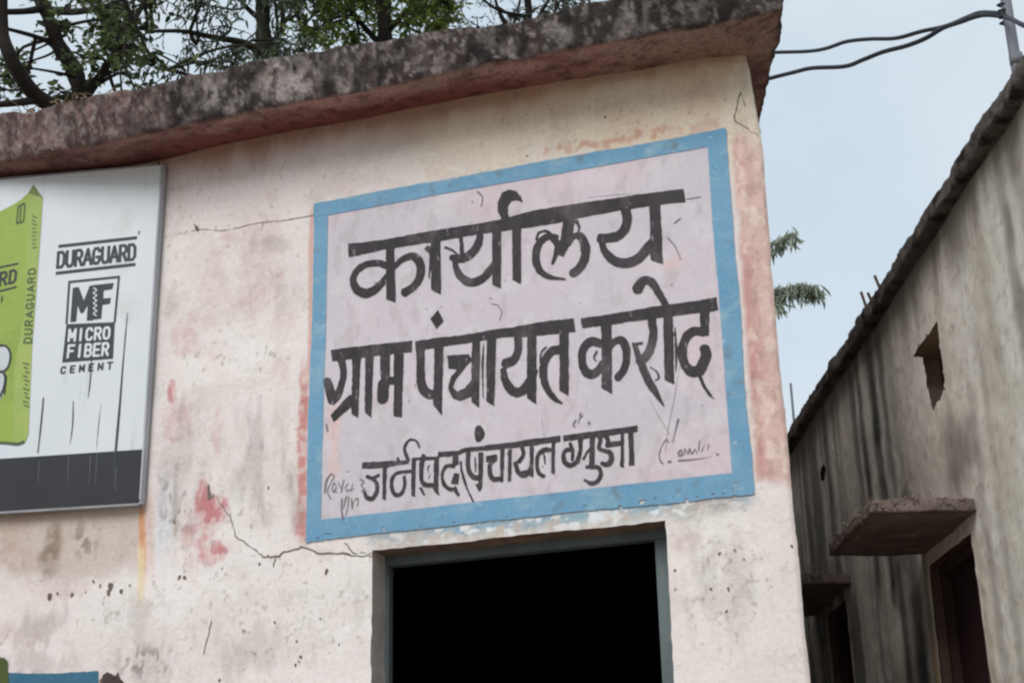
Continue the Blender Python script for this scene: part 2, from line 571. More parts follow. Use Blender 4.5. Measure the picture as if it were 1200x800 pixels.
def facade_paint(u, v, x, z):
    n1 = fbm(x * 3, z * 3, 0, 5)
    n2 = fbm(x * 9, z * 9, 2, 4)
    n3 = fbm(x * 30, z * 30, 4, 3)
    st = fbm(x * 14, z * 1.6, 5, 4)           # vertical run-off
    sx = fbm(x * 2.5, z * 9, 6, 4)
    c = np.ones(u.shape + (3,)) * lin((222, 215, 212))
    c = blend(c, (224, 220, 217), sstep(0.5, 0.7, n1) * 0.7)
    # cream wash above and beside the sign
    cream = sstep(260, 150, v + (n2 - 0.5) * 80) * sstep(330, 520, u + (n1 - .5) * 160)
    c = blend(c, (218, 207, 187), cream * .9)
    c = blend(c, (212, 204, 202), (1 - cream) * sstep(330, 200, v + (n1 - .5) * 120) * 0.7)
    c = blend(c, (206, 182, 158), cream * sstep(0.52, 0.68, n1) * 0.5)
    # reddish wash running down from the eave line
    eave = np.interp(u, [0, 192, 400, 600, 800, 873], [207, 180, 143, 112, 72, 55])
    dv = v - eave
    c = blend(c, (176, 134, 128), (1 - sstep(0, 38, dv + (st - 0.5) * 50)) * 0.75 * sstep(760, 300, u))
    c = blend(c, (184, 150, 132), (1 - sstep(2, 16, dv + (st - 0.5) * 20)) * 0.7)
    c = blend(c, (192, 180, 168), sstep(0.55, 0.75, st) * (1 - sstep(20, 120, dv)) * 0.25)
    # old pink paint showing through
    pink = (196, 152, 150)
    red = (194, 132, 136)
    for (a, b, ra, rb, am, cc) in [
        (245, 615, 24, 34, .85, red), (238, 575, 12, 34, .9, red), (200, 456, 8, 14, .8, red), (208, 500, 16, 28, .4, pink),
        (255, 520, 10, 38, .35, pink), (300, 300, 28, 70, .30, pink), (215, 395, 18, 22, .35, pink), (8, 640, 30, 36, .75, pink),
        (225, 640, 12, 40, .35, pink), (347, 620, 8, 22, .7, red), (250, 360, 26, 70, .2, pink), (20, 740, 34, 20, .3, pink),
        (330, 420, 14, 90, .20, pink), (60, 690, 60, 12, .2, pink), (800, 640, 26, 14, .25, pink), (185, 575, 10, 50, .25, pink)]:
        c = blend(c, cc, ell(u, v, a, b, ra, rb, .55, n2, 1.1) * am * (.55 + .6 * sstep(.40, .54, n3)) * (1 - .5 * sstep(.58, .66, fbm(x * 50, z * 18, 3, 3))))
    # stripe of bare pink left of the sign
    c = blend(c, (196, 136, 132), (1 - sstep(3, 8, np.abs(u - 357 + (v - 400) * 0.014) + (n2 - .5) * 10)) * sstep(400, 470, v) * (1 - sstep(630, 645, v)) * (0.45 + .5 * sstep(.35, .55, n3)))
    c = blend(c, (204, 160, 150), (1 - sstep(1, 4, np.abs(u - 363 + (v - 400) * 0.014) + (n2 - .5) * 4)) * sstep(230, 260, v) * (1 - sstep(420, 450, v)) * 0.8)
    # scraped pink strip between the sign and the corner
    strip = sstep(852, 862, u - (v - 151) * 0.075 + (n2 - .5) * 6) * sstep(150, 200, v + (n2 - .5) * 60) * (1 - sstep(560, 580, v + (n2 - .5) * 34))
    c = blend(c, (202, 168, 162), strip * 0.85)
    c = blend(c, (186, 124, 120), strip * (1 - sstep(858, 880, u - (v - 151) * 0.075 + (n1 - .5) * 30)) * sstep(.30, .65, n2) * .6)
    c = blend(c, (222, 202, 190), strip * sstep(0.46, 0.66, fbm(x * 28 + 3 * n2, z * 13 + 2 * n1, 1, 5)) * 0.75)
    c = blend(c, (150, 122, 112), strip * sstep(0.60, 0.72, fbm(x * 30, z * 14, 3, 4)) * 0.35)
    # brushed patch over the sign's top right
    c = blend(c, (190, 148, 128), ell(u, v, 712, 166, 60, 7, .6, n3, 1.2, -0.17) * .75)
    c = blend(c, (196, 158, 142), ell(u, v, 820, 150, 40, 9, .6, n3, 1.2, -0.17) * .5)
    # bend strip and rust run under the board corner
    bu = 165 - (v - 590) * 0.03
    c = blend(c, (190, 176, 166), (1 - sstep(-3, 3, u - bu)) * sstep(594, 600, v) * (1 - sstep(655, 690, v + (n2 - .5) * 40)) * .75)
    c = blend(c, (208, 146, 92), (1 - sstep(2, 6, np.abs(u - 167 + (n2 - .5) * 5))) * sstep(588, 600, v) * (1 - sstep(640, 700, v)) * .85)
    c = blend(c, (222, 206, 170), (1 - sstep(2, 6, np.abs(u - 165 + (n2 - .5) * 5))) * sstep(630, 650, v) * (1 - sstep(690, 720, v)) * .7)
    c = blend(c, (212, 180, 170), (1 - sstep(2, 8, np.abs(u - 176 + (n2 - .5) * 5))) * sstep(560, 600, v) * (1 - sstep(650, 690, v)) * .6)
    c = blend(c, (204, 208, 216), ell(u, v, 190, 600, 16, 80, .7, n2, .6) * .6)
    # bare mortar and grey stains
    c = blend(c, (142, 124, 110), ell(u, v, 60, 640, 13, 34, .6, n2, .7, 0.15) * (.55 + .35 * sstep(.4, .55, n3)))
    c = blend(c, (134, 118, 108), ell(u, v, 98, 632, 20, 26, .9, None) * sstep(.50, .60, fbm(x * 34, z * 20, 3, 3)) * .8)
    c = blend(c, (122, 110, 104), ell(u, v, 118, 656, 8, 14, .9, None) * sstep(.50, .60, fbm(x * 44, z * 24, 5, 3)) * .7)
    for (a, b, ra, rb, am) in [(163, 735, 16, 26, .22), (175, 785, 36, 26, .25), (300, 545, 34, 60, .28), (45, 735, 26, 22, .35), (215, 545, 26, 70, .22),
                               (330, 350, 30, 30, .12), (290, 760, 50, 30, .2), (60, 780, 60, 20, .3), (205, 605, 8, 34, .35), (345, 590, 8, 40, .3),
                               (810, 640, 14, 40, .2), (850, 700, 40, 60, .18), (420, 700, 14, 60, .15), (205, 360, 10, 20, .2), (315, 285, 30, 10, .25)]:
        c = blend(c, (146, 138, 134), ell(u, v, a, b, ra, rb, .8, fbm(x * 26, z * 7, 1, 4), 1.3) * am * 1.2)
    c = blend(c, (150, 142, 140), sstep(.60, .72, fbm(x * 24, z * 6, 7, 4)) * ell(u, v, 300, 540, 50, 90, .8) * .4)
    # small pits and flakes
    pits = sstep(.73, .78, fbm(x * 46, z * 38, 2, 3)) * sstep(.48, .62, n1)
    c = blend(c, (150, 138, 132), pits * .5)
    pits2 = sstep(.70, .76, fbm(x * 70, z * 50, 5, 2)) * (ell(u, v, 855, 690, 70, 70, .8, n2, .6) + ell(u, v, 320, 740, 120, 60, .8, n2, .6) + strip * .6)
    c = blend(c, (160, 150, 144), pits2 * .5)
    c = blend(c, (118, 108, 104), ell(u, v, 170, 775, 40, 26, .9) * sstep(.56, .66, fbm(x * 44, z * 30, 1, 3)) * .75)
    c = blend(c, (128, 118, 114), ell(u, v, 205, 590, 30, 60, .9) * sstep(.60, .68, fbm(x * 44, z * 26, 6, 3)) * .6)
    # white fresh wash under the sign with broken edge
    vb = np.interp(u, [361, 882], [635, 578])      # lower edge of the sign
    und = sstep(-4, 2, v - vb) * (1 - sstep(10, 26, v - vb + (n2 - .5) * 16)) * sstep(425, 450, u) * (1 - sstep(860, 895, u))
    c = blend(c, (176, 180, 178), und * .8)
    c = blend(c, (136, 168, 186), und * (1 - sstep(2, 14, v - vb + (n3 - .5) * 18)) * sstep(.36, .5, n2) * .9)
    c = blend(c, (228, 230, 232), und * sstep(.56, .64, fbm(x * 26, z * 50, 6, 3)) * .8)
    c = blend(c, (186, 170, 160), und * sstep(.55, .66, n1) * .5)
    c = blend(c, (186, 170, 156), sstep(.56, .66, n3) * ell(u, v, 620, 620, 230, 12, .8, None, 0, -0.11) * .6)
    # faint overall grime
    c = c * (0.93 + 0.10 * n1[..., None] + 0.05 * (sx[..., None] - .5))
    return np.clip(c, 0.01, 0.9)


wall = grid('wall', np.stack([X, Y, Z], -1), M_wall, office, keep, facade_paint(U, V_, X, Z))
wall['label'] = 'whitewashed plaster front wall with old pink paint showing through'

# door reveals follow the warped opening edge
REV = 0.09


def strip_from(pts, name, depth, mat, parent, dn=(0, 1, 0)):
    rows = []
    for t in np.linspace(0, 1, 4):
        rows.append(np.array([(p[0], p[1] + 0.0 + depth * t, p[2]) for p in pts]))
    return grid(name, np.array(rows), mat, parent)


zz = seg(DOOR_B, DOOR_T, 0.02)
for xe in (DOOR_L, DOOR_R):
    a, b = wall_warp(np.full_like(zz, xe), zz)
    strip_from(list(zip(a, wall_y(a, b), b)), 'door_reveal', REV + 0.1, M_reveal, office)
xx = seg(DOOR_L, DOOR_R, 0.02)
a, b = wall_warp(xx, np.full_like(xx, DOOR_T))
M_rev = mat_noise('raw_mortar_lintel', (150, 126, 112), (112, 96, 86), 12, bs=0.9, bd=0.01)
strip_from(list(zip(a, wall_y(a, b), b)), 'lintel_underside', REV + 0.1, M_rev, office)

# other walls and dark room
SD = unit((-0.283, 0.959, 0))
cb = np.array([CORNER, 0.005, 0]) + SD * 5.6
zc = seg(-0.1, WALL_T, 0.05)
yc = seg(0, 5.6, 0.1)
S_, ZZ = np.meshgrid(yc, zc)
a, b = wall_warp(np.full_like(ZZ, CORNER), ZZ)
SX = a + SD[0] * S_
SY = wall_y(a, b) * (1 - np.clip(S_ / .3, 0, 1)) + 0.012 + SD[1] * S_
sc = np.ones(SX.shape + (3,)) * lin((196, 170, 160))
sc = blend(sc, (214, 206, 200), sstep(.45, .6, fbm(S_ * 3, ZZ * 3, 1)))
sc = blend(sc, (120, 108, 100), sstep(.6, .75, fbm(S_ * 9, ZZ * 1.2, 2)))
grid('wall', np.stack([SX, SY, b], -1), M_wall, office, None, sc)
BL = (-7.4, 0.0)
mesh('wall', [(cb[0], cb[1], -.1), (-7.4, cb[1], -.1), (-7.4, cb[1], 4.83), (cb[0], cb[1], 4.83),
              (-7.4, -.2, -.1), (-7.4, -.2, 4.83)], [(0, 1, 2, 3), (1, 4, 5, 2)], M_plain, office)
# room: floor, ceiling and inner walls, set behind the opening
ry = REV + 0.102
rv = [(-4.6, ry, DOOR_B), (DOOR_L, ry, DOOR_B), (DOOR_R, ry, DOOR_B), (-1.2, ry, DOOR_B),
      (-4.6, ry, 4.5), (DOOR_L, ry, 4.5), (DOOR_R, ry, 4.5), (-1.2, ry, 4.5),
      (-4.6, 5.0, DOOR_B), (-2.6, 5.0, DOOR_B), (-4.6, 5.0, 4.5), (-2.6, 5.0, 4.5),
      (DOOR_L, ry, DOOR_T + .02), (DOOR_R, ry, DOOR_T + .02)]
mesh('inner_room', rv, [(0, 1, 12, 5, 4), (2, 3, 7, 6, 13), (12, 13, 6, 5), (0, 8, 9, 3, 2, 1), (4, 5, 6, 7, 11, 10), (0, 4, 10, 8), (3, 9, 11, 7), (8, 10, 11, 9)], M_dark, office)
box('plinth', (-3.4, -0.9, -0.1), (-0.9, 0.20, DOOR_B - 0.004), M_step, office, bevel=0.01)
for k in range(3):
    box('step', (-3.0, -1.2 - 0.3 * k, -0.1), (-1.1, -0.903 - 0.3 * k, DOOR_B - 0.19 * (k + 1)), M_step, office, bevel=0.008)

# door frame
fr = empty('door_frame', (-1.96, REV - 0.05, DOOR_B))
fr.parent = office
fr.matrix_parent_inverse = office.matrix_world.inverted()
fr['label'] = 'grey green painted timber door frame'


def framebox(name, lo, hi, mat, bevel=0.004):
    bm = bmesh.new()
    bmesh.ops.create_cube(bm, size=1.0)
    for v_ in bm.verts:
        v_.co = Vector([(lo[i] + hi[i]) / 2 + v_.co[i] * (hi[i] - lo[i]) for i in range(3)]) - Vector((-1.96, REV - 0.05, DOOR_B))
    bmesh.ops.bevel(bm, geom=bm.edges[:], offset=bevel, segments=2, affect='EDGES')
    me = bpy.data.meshes.new(name)
    bm.to_mesh(me)
    bm.free()
    me.materials.append(mat)
    o = bpy.data.objects.new(name, me)
    COL.objects.link(o)
    o.parent = fr
    return o


FY0, FY1 = 0.13, 0.18
framebox('jamb', (DOOR_L - 0.012, FY0, DOOR_B), (DOOR_L + 0.012, FY1, DOOR_T - .040), M_frame)
framebox('jamb', (DOOR_R - 0.078, FY0, DOOR_B), (DOOR_R + 0.008, FY1, DOOR_T - .040), M_frame)
framebox('frame_head', (DOOR_L - 0.014, FY0 - .003, DOOR_T - 0.039), (DOOR_R + 0.010, FY1 + .003, DOOR_T + 0.008), M_frame)
framebox('inner_stop', (DOOR_L + 0.013, FY0 + .04, DOOR_B), (DOOR_L + 0.017, FY1 - .01, DOOR_T - .078), M_frame, .002)
framebox('inner_stop', (DOOR_R - 0.088, FY0 + .04, DOOR_B), (DOOR_R - 0.080, FY1 - .01, DOOR_T - .078), M_frame, .002)


# ------------------------------------------------------------------ rough concrete slabs
def inset_quad(q, t):
    q = [np.array(p[:2], float) for p in q]
    c = sum(q) / 4
    out = []
    L = []
    for i in range(4):
        a, b = q[i], q[(i + 1) % 4]
        d = (b - a) / np.linalg.norm(b - a)
        n = np.array([-d[1], d[0]])
        if np.dot(c - a, n) < 0:
            n = -n
        L.append((a + n * t, d))
    for i in range(4):
        p1, d1 = L[i - 1]
        p2, d2 = L[i]
        A = np.array([d1, -d2]).T
        s = np.linalg.solve(A, p2 - p1)
        out.append(p1 + d1 * s[0])
    return out


def rough_slab(name, q, zb, zt, mats, parent, step=0.03, rough=0.012, under=0.45, seed=0, edge=0.01, dense=(0, 1, 2, 3), rows=7, ztf=None, zbf=None, pos=None, colf=None, rise=0.0, under_n=6):
    fr_ = []
    for i in range(4):
        a, b = np.array(q[i][:2]), np.array(q[(i + 1) % 4][:2])
        n = max(2, int(np.linalg.norm(b - a) / (step if i in dense else 0.4)))
        fr_ += [(i, k / n) for k in range(n)]
    rings = [(under, 'top'), (0.12, 'top'), (0.04, 'top'), (0.012, 'top')]
    rings += [(0.0, h) for h in np.linspace(0.97, 0.04, rows)]
    rings += [(0.012, 'bot')] + [(under * k_, 'bot') for k_ in list(np.linspace(.05, .72, under_n)) + [.85, 1.0]]
    V, mi = [], []
    n = len(fr_)
    for (t, h) in rings:
        Q = inset_quad(q, t)
        P = np.array([Q[i] * (1 - f) + Q[(i + 1) % 4] * f for i, f in fr_])
        P0 = np.array([np.array(q[i][:2]) * (1 - f) + np.array(q[(i + 1) % 4][:2]) * f for i, f in fr_])
        c = np.mean([np.array(p[:2]) for p in q], 0)
        out = P0 - c
        out = np.array([[0, 0]] * n, float)
        for j, (i, f) in enumerate(fr_):
            a, b = np.array(q[i][:2]), np.array(q[(i + 1) % 4][:2])
            d = (b - a) / np.linalg.norm(b - a)
            nn_ = np.array([d[1], -d[0]])
            if np.dot(nn_, (a + b) / 2 - c) < 0:
                nn_ = -nn_
            out[j] = nn_
        arc = P0[:, 0] * 1.0 + P0[:, 1] * 1.3 + seed * 7.1
        zT = np.full(n, zt, float) if ztf is None else ztf(P0[:, 0], P0[:, 1])
        zB = np.full(n, zb, float) if zbf is None else zbf(P0[:, 0], P0[:, 1])
        zT = zT + (fbm(arc * 3.0, arc * 0 + seed, 1, 5) - 0.5) * edge * 3 + (vn(arc * 22, arc * 0, 5) - .5) * edge * 1.2
        zB = zB + (fbm(arc * 2.5, arc * 0 + seed + 5, 2, 5) - 0.5) * edge * 2
        if h == 'top':
            z = zT - (0.004 if t < 0.02 else 0)
            am = rough * .4
        elif h == 'bot':
            z = zB + rise * min(t / 0.3, 1.6) * (np.interp(P0[:, 0], [-3.95, -3.3], [.15, 1.0]) if rise else 0.0) + (0.0 if t > 0.01 else 0.002) + (fbm(P[:, 0] * 3, P[:, 1] * 3, 4) - .5) * 0.008
            am = 0.002
        else:
            z = zB + (zT - zB) * h
            am = rough
        hh = {'top': 1.0, 'bot': 0.0}.get(h, h)
        dsp = (fbm(arc * 7, z * 7 + hh * 0.3, 3, 5) - 0.5) * am * 3 + (vn(arc * 45, z * 45, 6) - .5) * am * .8
        P = P + out * dsp[:, None]
        V.append(np.concatenate([P, z[:, None]], 1))
    Fc = []
    nr = len(rings)
    nb = 4 + rows
    for r in range(nr - 1):
        for j in range(n):
            k = (j + 1) % n
            Fc.append((r * n + j, r * n + k, (r + 1) * n + k, (r + 1) * n + j))
            mi.append(1 if r >= nb - 1 + 1 and len(mats) > 1 else 0)
    Fc.append(tuple(range(n)))
    mi.append(0)
    Fc.append(tuple(range((nr - 1) * n, nr * n))[::-1])
    mi.append(len(mats) - 1)
    V = np.concatenate(V, 0)
    me = bpy.data.meshes.new(name)
    if pos is not None:
        V = V - np.array(pos)
    me.from_pydata(V.tolist(), [], Fc)
    me.polygons.foreach_set('material_index', np.array(mi, np.int32))
    me.polygons.foreach_set('use_smooth', np.array([True] * (len(Fc) - 2) + [False] * 2))
    bm = bmesh.new()
    bm.from_mesh(me)
    bmesh.ops.recalc_face_normals(bm, faces=bm.faces)
    bm.to_mesh(me)
    bm.free()
    if colf is not None:
        ca = me.color_attributes.new('paint', 'FLOAT_COLOR', 'POINT')
        tt = np.repeat([t for t, h in rings], n)
        bot = np.repeat([1.0 if h == 'bot' else 0.0 for t, h in rings], n)
        cc = colf(V, tt, bot)
        ca.data.foreach_set('color', np.concatenate([cc, np.ones((len(cc), 1))], 1).astype(np.float32).ravel())
    return link(name, me, mats, parent)


def slab_paint(V, t, bot):
    x, y, z = V[:, 0], V[:, 1], V[:, 2]
    u, v = to_pixel(x, y, z)
    a = x + y * 1.3
    n1 = fbm(a * 3, z * 5 + y, 1, 4)
    n2 = fbm(a * 12, z * 9, 3, 4)
    n3 = fbm(a * 34, z * 22, 5, 4)
    st = fbm(a * 22, z * 4, 6, 4)
    c = np.ones((len(x), 3)) * lin((92, 82, 79))
    left = sstep(260, 140, u + (n1 - .5) * 80)
    c = blend(c, (120, 94, 92), left * .8)
    c = blend(c, (62, 52, 50), sstep(.42, .58, n2) * (1 - left * .6) * .85)
    c = blend(c, (58, 52, 46), sstep(600, 720, u) * .72)
    c = blend(c, (176, 166, 160), sstep(.62, .70, fbm(a * 60, z * 30, 2, 3)) * .6)
    c = blend(c, (36, 31, 29), sstep(.47, .60, st) * (.85 - left * .4))
    c = blend(c, (142, 134, 130), sstep(.56, .68, n3) * .5)
    for (eu, ev, ru, rv, am) in [(335, 92, 42, 30, .9), (250, 108, 26, 22, .7), (225, 118, 16, 14, .4), (400, 85, 18, 26, .4), (520, 68, 20, 18, .3), (600, 62, 26, 14, .45), (655, 40, 24, 18, .35), (730, 30, 30, 16, .3), (70, 150, 30, 24, .25)]:
        c = blend(c, (182, 172, 168), ell(u, v, eu, ev, ru, rv, .9, n2, 1.0) * am * sstep(.3, .55, n3))
    c = blend(c, (172, 148, 138), left * sstep(.58, .68, fbm(a * 40 + z * 20, z * 12 - a * 9, 2, 3)) * .5)
    for (eu, ev, ru, rv) in [(285, 95, 16, 26), (385, 92, 9, 26), (450, 80, 30, 22), (570, 62, 14, 20), (160, 150, 26, 16), (690, 30, 20, 22)]:
        c = blend(c, (50, 40, 40), ell(u, v, eu, ev, ru, rv, .9, n2, 1.0) * .7)
    m1 = fbm(x * 3, y * 5, 1, 4)
    # underside: dusty old red wash, with light painted in: paler lip, darker near wall
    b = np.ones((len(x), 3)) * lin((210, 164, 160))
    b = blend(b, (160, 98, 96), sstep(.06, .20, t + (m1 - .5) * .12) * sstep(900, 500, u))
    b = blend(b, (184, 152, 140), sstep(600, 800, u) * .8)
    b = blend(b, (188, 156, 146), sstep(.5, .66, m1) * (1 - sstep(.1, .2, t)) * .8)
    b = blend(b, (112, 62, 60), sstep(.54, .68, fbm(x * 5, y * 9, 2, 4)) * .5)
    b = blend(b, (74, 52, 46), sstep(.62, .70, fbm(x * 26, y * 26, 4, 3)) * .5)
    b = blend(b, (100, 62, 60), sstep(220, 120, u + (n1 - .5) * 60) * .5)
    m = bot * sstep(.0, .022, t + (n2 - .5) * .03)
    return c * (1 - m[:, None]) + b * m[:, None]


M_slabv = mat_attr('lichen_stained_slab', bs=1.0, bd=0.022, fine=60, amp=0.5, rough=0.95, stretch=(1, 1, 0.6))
sr0 = np.array([-0.695, -0.295])
sr1 = sr0 + SD[:2] * 6.1
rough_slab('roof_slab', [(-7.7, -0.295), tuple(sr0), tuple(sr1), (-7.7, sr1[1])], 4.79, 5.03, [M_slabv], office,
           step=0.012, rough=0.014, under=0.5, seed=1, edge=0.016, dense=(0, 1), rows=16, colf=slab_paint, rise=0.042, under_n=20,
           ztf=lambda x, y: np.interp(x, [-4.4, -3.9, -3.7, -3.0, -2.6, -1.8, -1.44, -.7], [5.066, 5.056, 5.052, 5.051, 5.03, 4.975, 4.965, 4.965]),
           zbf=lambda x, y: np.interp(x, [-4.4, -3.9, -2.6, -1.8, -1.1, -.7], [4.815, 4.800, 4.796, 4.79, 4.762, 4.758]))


# ------------------------------------------------------------------ brush strokes -> flat paint meshes
def tf(region_x, region_y, scale):
    return lambda p: (region_x + p[0] / scale, region_y + p[1] / scale)


def S(pts, w, smooth=True, closed=False, ends=True):
    """one brush stroke: points, width (number or list), all in the units of the page it is measured on"""
    return ('s', pts, w, smooth, closed, ends)


def G(pts):
    return ('g', pts)


def strokes_sdf(A, B, items, place, pxm):
    """signed distance on grid A,B (metres); place maps page coords to metres, pxm = metres per page unit"""
    sd = np.full(A.shape, 1e3)
    for it in items:
        if it[0] == 'g':
            P = [place(p) for p in it[1]]
            inside = np.zeros(A.shape, bool)
            n = len(P)
            for i in range(n):
                x0, y0 = P[i]
                x1, y1 = P[(i + 1) % n]
                cond = ((y0 > B) != (y1 > B))
                with np.errstate(divide='ignore', invalid='ignore'):
                    xi = (x1 - x0) * (B - y0) / (y1 - y0 + 1e-12) + x0
                inside ^= cond & (A < xi)
            d = poly_dist(A, B, P + [P[0]])
            d = np.where(inside, -d, d)
            sd = np.minimum(sd, d)
            continue
        _, pts, w, smooth, closed, ends = it
        n0 = len(pts)
        W = list(w) if hasattr(w, '__len__') else [w] * n0
        if len(W) != n0:
            W = list(np.interp(np.linspace(0, 1, n0), np.linspace(0, 1, len(W)), W))
        P = [np.array([*place(p), wi * pxm * 0.5]) for p, wi in zip(pts, W)]
        if closed:
            P = P + [P[0]]
        if smooth and len(P) > 2:
            if closed:
                PP = smooth_path(P[-3:-1] + P + P[1:3], 5)
                P = PP[10:-10]
            else:
                P = smooth_path(P, 5)
        m = len(P) - 1
        one = np.full(A.shape, 1e3)
        for i in range(m):
            a, b = P[i], P[i + 1]
            dx, dy = b[0] - a[0], b[1] - a[1]
            L2 = dx * dx + dy * dy + 1e-14
            tr = ((A - a[0]) * dx + (B - a[1]) * dy) / L2
            t = np.clip(tr, 0, 1)
            d = np.hypot(A - a[0] - t * dx, B - a[1] - t * dy) - (a[2] + (b[2] - a[2]) * t)
            if not closed and ends:
                L = math.sqrt(L2)
                if i == 0:
                    d = np.maximum(d, -tr * L)
                if i == m - 1:
                    d = np.maximum(d, (tr - 1) * L)
            one = np.minimum(one, d)
        sd = np.minimum(sd, one)
    return sd


_MS = {1: [(0, 'e0'), None], }


def iso_mesh(sd, a, b):
    """marching squares: polygons where sd < 0. returns verts (a,b) and faces; interior runs merged"""
    nr, nc = sd.shape
    ins = sd < 0
    c = ins[:-1, :-1].astype(int) + ins[:-1, 1:] * 2 + ins[1:, 1:] * 4 + ins[1:, :-1] * 8
    verts, faces, vid = [], [], {}

    def cv(i, j):
        k = ('c', i, j)
        if k not in vid:
            vid[k] = len(verts)
            verts.append((a[j], b[i]))
        return vid[k]

    def ev(i0, j0, i1, j1):
        k = (i0, j0, i1, j1)
        if k not in vid:
            s0, s1 = sd[i0, j0], sd[i1, j1]
            t = s0 / (s0 - s1)
            t = min(max(t, 0.02), 0.98)
            vid[k] = len(verts)
            verts.append((a[j0] + (a[j1] - a[j0]) * t, b[i0] + (b[i1] - b[i0]) * t))
        return vid[k]
    I, J = np.nonzero((c > 0) & (c < 15))
    for i, j in zip(I.tolist(), J.tolist()):
        cc = [(i, j), (i, j + 1), (i + 1, j + 1), (i + 1, j)]
        f = []
        for k in range(4):
            p, q = cc[k], cc[(k + 1) % 4]
            if ins[p]:
                f.append(cv(*p))
            if ins[p] != ins[q]:
                lo, hi = (p, q) if p < q else (q, p)
                f.append(ev(*lo, *hi))
        if len(f) >= 3:
            faces.append(f)
    full = c == 15
    used = np.zeros_like(full)
    for i in range(nr - 1):
        j = 0
        row = full[i]
        js = np.nonzero(row & ~used[i])[0]
        for j in js.tolist():
            if used[i, j]:
                continue
            e = j
            while e + 1 < nc - 1 and row[e + 1] and not used[i, e + 1] and e - j < 11:
                e += 1
            used[i, j:e + 1] = True
            faces.append([cv(i, j), cv(i, e + 1), cv(i + 1, e + 1), cv(i + 1, j)])
    return verts, faces


def paint(name, items, place, pxm, surf, mat, parent, res=0.003, wob=0.0016, label=None, off=0.005, pts_bound=None, seed=0, dry=0.0):
    allp = []
    for it in items:
        allp += [place(p) for p in it[1]]
    wmax = max([(max(it[2]) if hasattr(it[2], '__len__') else it[2]) * pxm for it in items if it[0] == 's'] + [0.01])
    allp = np.array(allp)
    lo = allp.min(0) - wmax
    hi = allp.max(0) + wmax
    a = np.arange(lo[0], hi[0], res)
    b = np.arange(lo[1], hi[1], res)
    A, B = np.meshgrid(a, b)
    sd = strokes_sdf(A, B, items, place, pxm)
    if wob:
        sd = sd + (fbm(A * 60 + seed, B * 60, 2, 3) - 0.5) * wob * 3 + (fbm(A * 12 + seed, B * 12, 5, 2) - .5) * wob * 2
    if dry:
        holes = (fbm(A * 90, B * 40 + seed, 1, 3) - (1 - dry)) * 0.03
        sd = np.maximum(sd, holes)
    vs, fs = iso_mesh(sd, a, b)
    if not fs:
        return None
    vs = np.array(vs)
    V = surf(vs[:, 0], vs[:, 1], off)
    me = bpy.data.meshes.new(name)
    me.from_pydata(V.tolist(), [], fs)
    me.update()
    o = link(name, me, mat, parent)
    if label:
        o['label'] = label
    return o


def wall_surf(x, z, off):
    return np.stack([x, wall_y(x, z) - off, z], -1)


# ------------------------------------------------------------------ painted sign on the facade
sx0, sx1, sz0, sz1 = -2.858, -1.013, 2.935, 4.452
sign = empty('painted_sign', (sx0, -0.01, sz0), 'hand painted Hindi sign with sky blue border and black lettering above the doorway', 'sign')
fx0, fx1, fz0, fz1 = -2.790, -1.090, 3.022, 4.385
xs2 = seg(fx0 - .03, fx1 + .03, 0.011)
zs2 = seg(fz0 - .03, fz1 + .03, 0.011)
FX, FZ = np.meshgrid(xs2, zs2)
n1 = fbm(FX * 3, FZ * 3, 1, 5)
n2 = fbm(FX * 10, FZ * 10, 4, 4)
fu, fv = to_pixel(FX, FX * 0, FZ)
fc = np.ones(FX.shape + (3,)) * lin((196, 189, 196))
fc = blend(fc, (202, 186, 193), sstep(.5, .7, n1) * .6)
fc = blend(fc, (186, 185, 192), sstep(.5, .68, fbm(FX * 2.2, FZ * 2.2, 6, 4)) * .6)
fc = blend(fc, (208, 202, 208), sstep(.55, .7, n2) * .4)
fc = blend(fc, (218, 170, 160), ell(fu, fv, 775, 310, 24, 12, .8, n2, 1.2) * .35)
fc = blend(fc, (214, 176, 172), ell(fu, fv, 560, 245, 40, 14, .8, n2, 1.2) * .25)
fc = blend(fc, (214, 180, 172), ell(fu, fv, 392, 520, 8, 50, .8, n2, .8) * .6)
fc = blend(fc, (168, 160, 164), sstep(.62, .72, fbm(FX * 30, FZ * 12, 3, 3)) * .35)
grid('sign_field', np.stack([FX, wall_y(FX, FZ) - 0.003, FZ], -1), mat_attr('lilac_white_wash', .4, .004, 40, .07), sign, None, fc)


def ringy(name, outer, inner, mat, parent, off=0.0055, res=0.004):
    a = np.arange(outer[0] - .02, outer[1] + .02, res)
    b = np.arange(outer[2] - .02, outer[3] + .02, res)
    A, B = np.meshgrid(a, b)

    def rect(r, k, am):
        n_ = (fbm(A * 2.5, B * 2.5, k, 3) - .5) * am + (fbm(A * 40, B * 40, k + 1, 3) - .5) * am * .3
        return np.maximum(np.maximum(r[0] - A, A - r[1]), np.maximum(r[2] - B, B - r[3])) + n_
    so = rect(outer, 1, .016)
    si = rect(inner, 3, .008)
    sd = np.maximum(so, -si)
    # flaked lower edge
    low = (B < outer[2] + 0.030)
    sd = np.where(low, np.maximum(sd, (fbm(A * 50, B * 90, 2, 3) - .74) * .02), sd)
    vs, fs = iso_mesh(sd, a, b)
    vs = np.array(vs)
    me = bpy.data.meshes.new(name)
    me.from_pydata(wall_surf(vs[:, 0], vs[:, 1], off).tolist(), [], fs)
    me.update()
    return link(name, me, mat, parent)


ringy('sign_border', (sx0, sx1, sz0, sz1), (fx0, fx1, fz0, fz1), M_blue, sign)

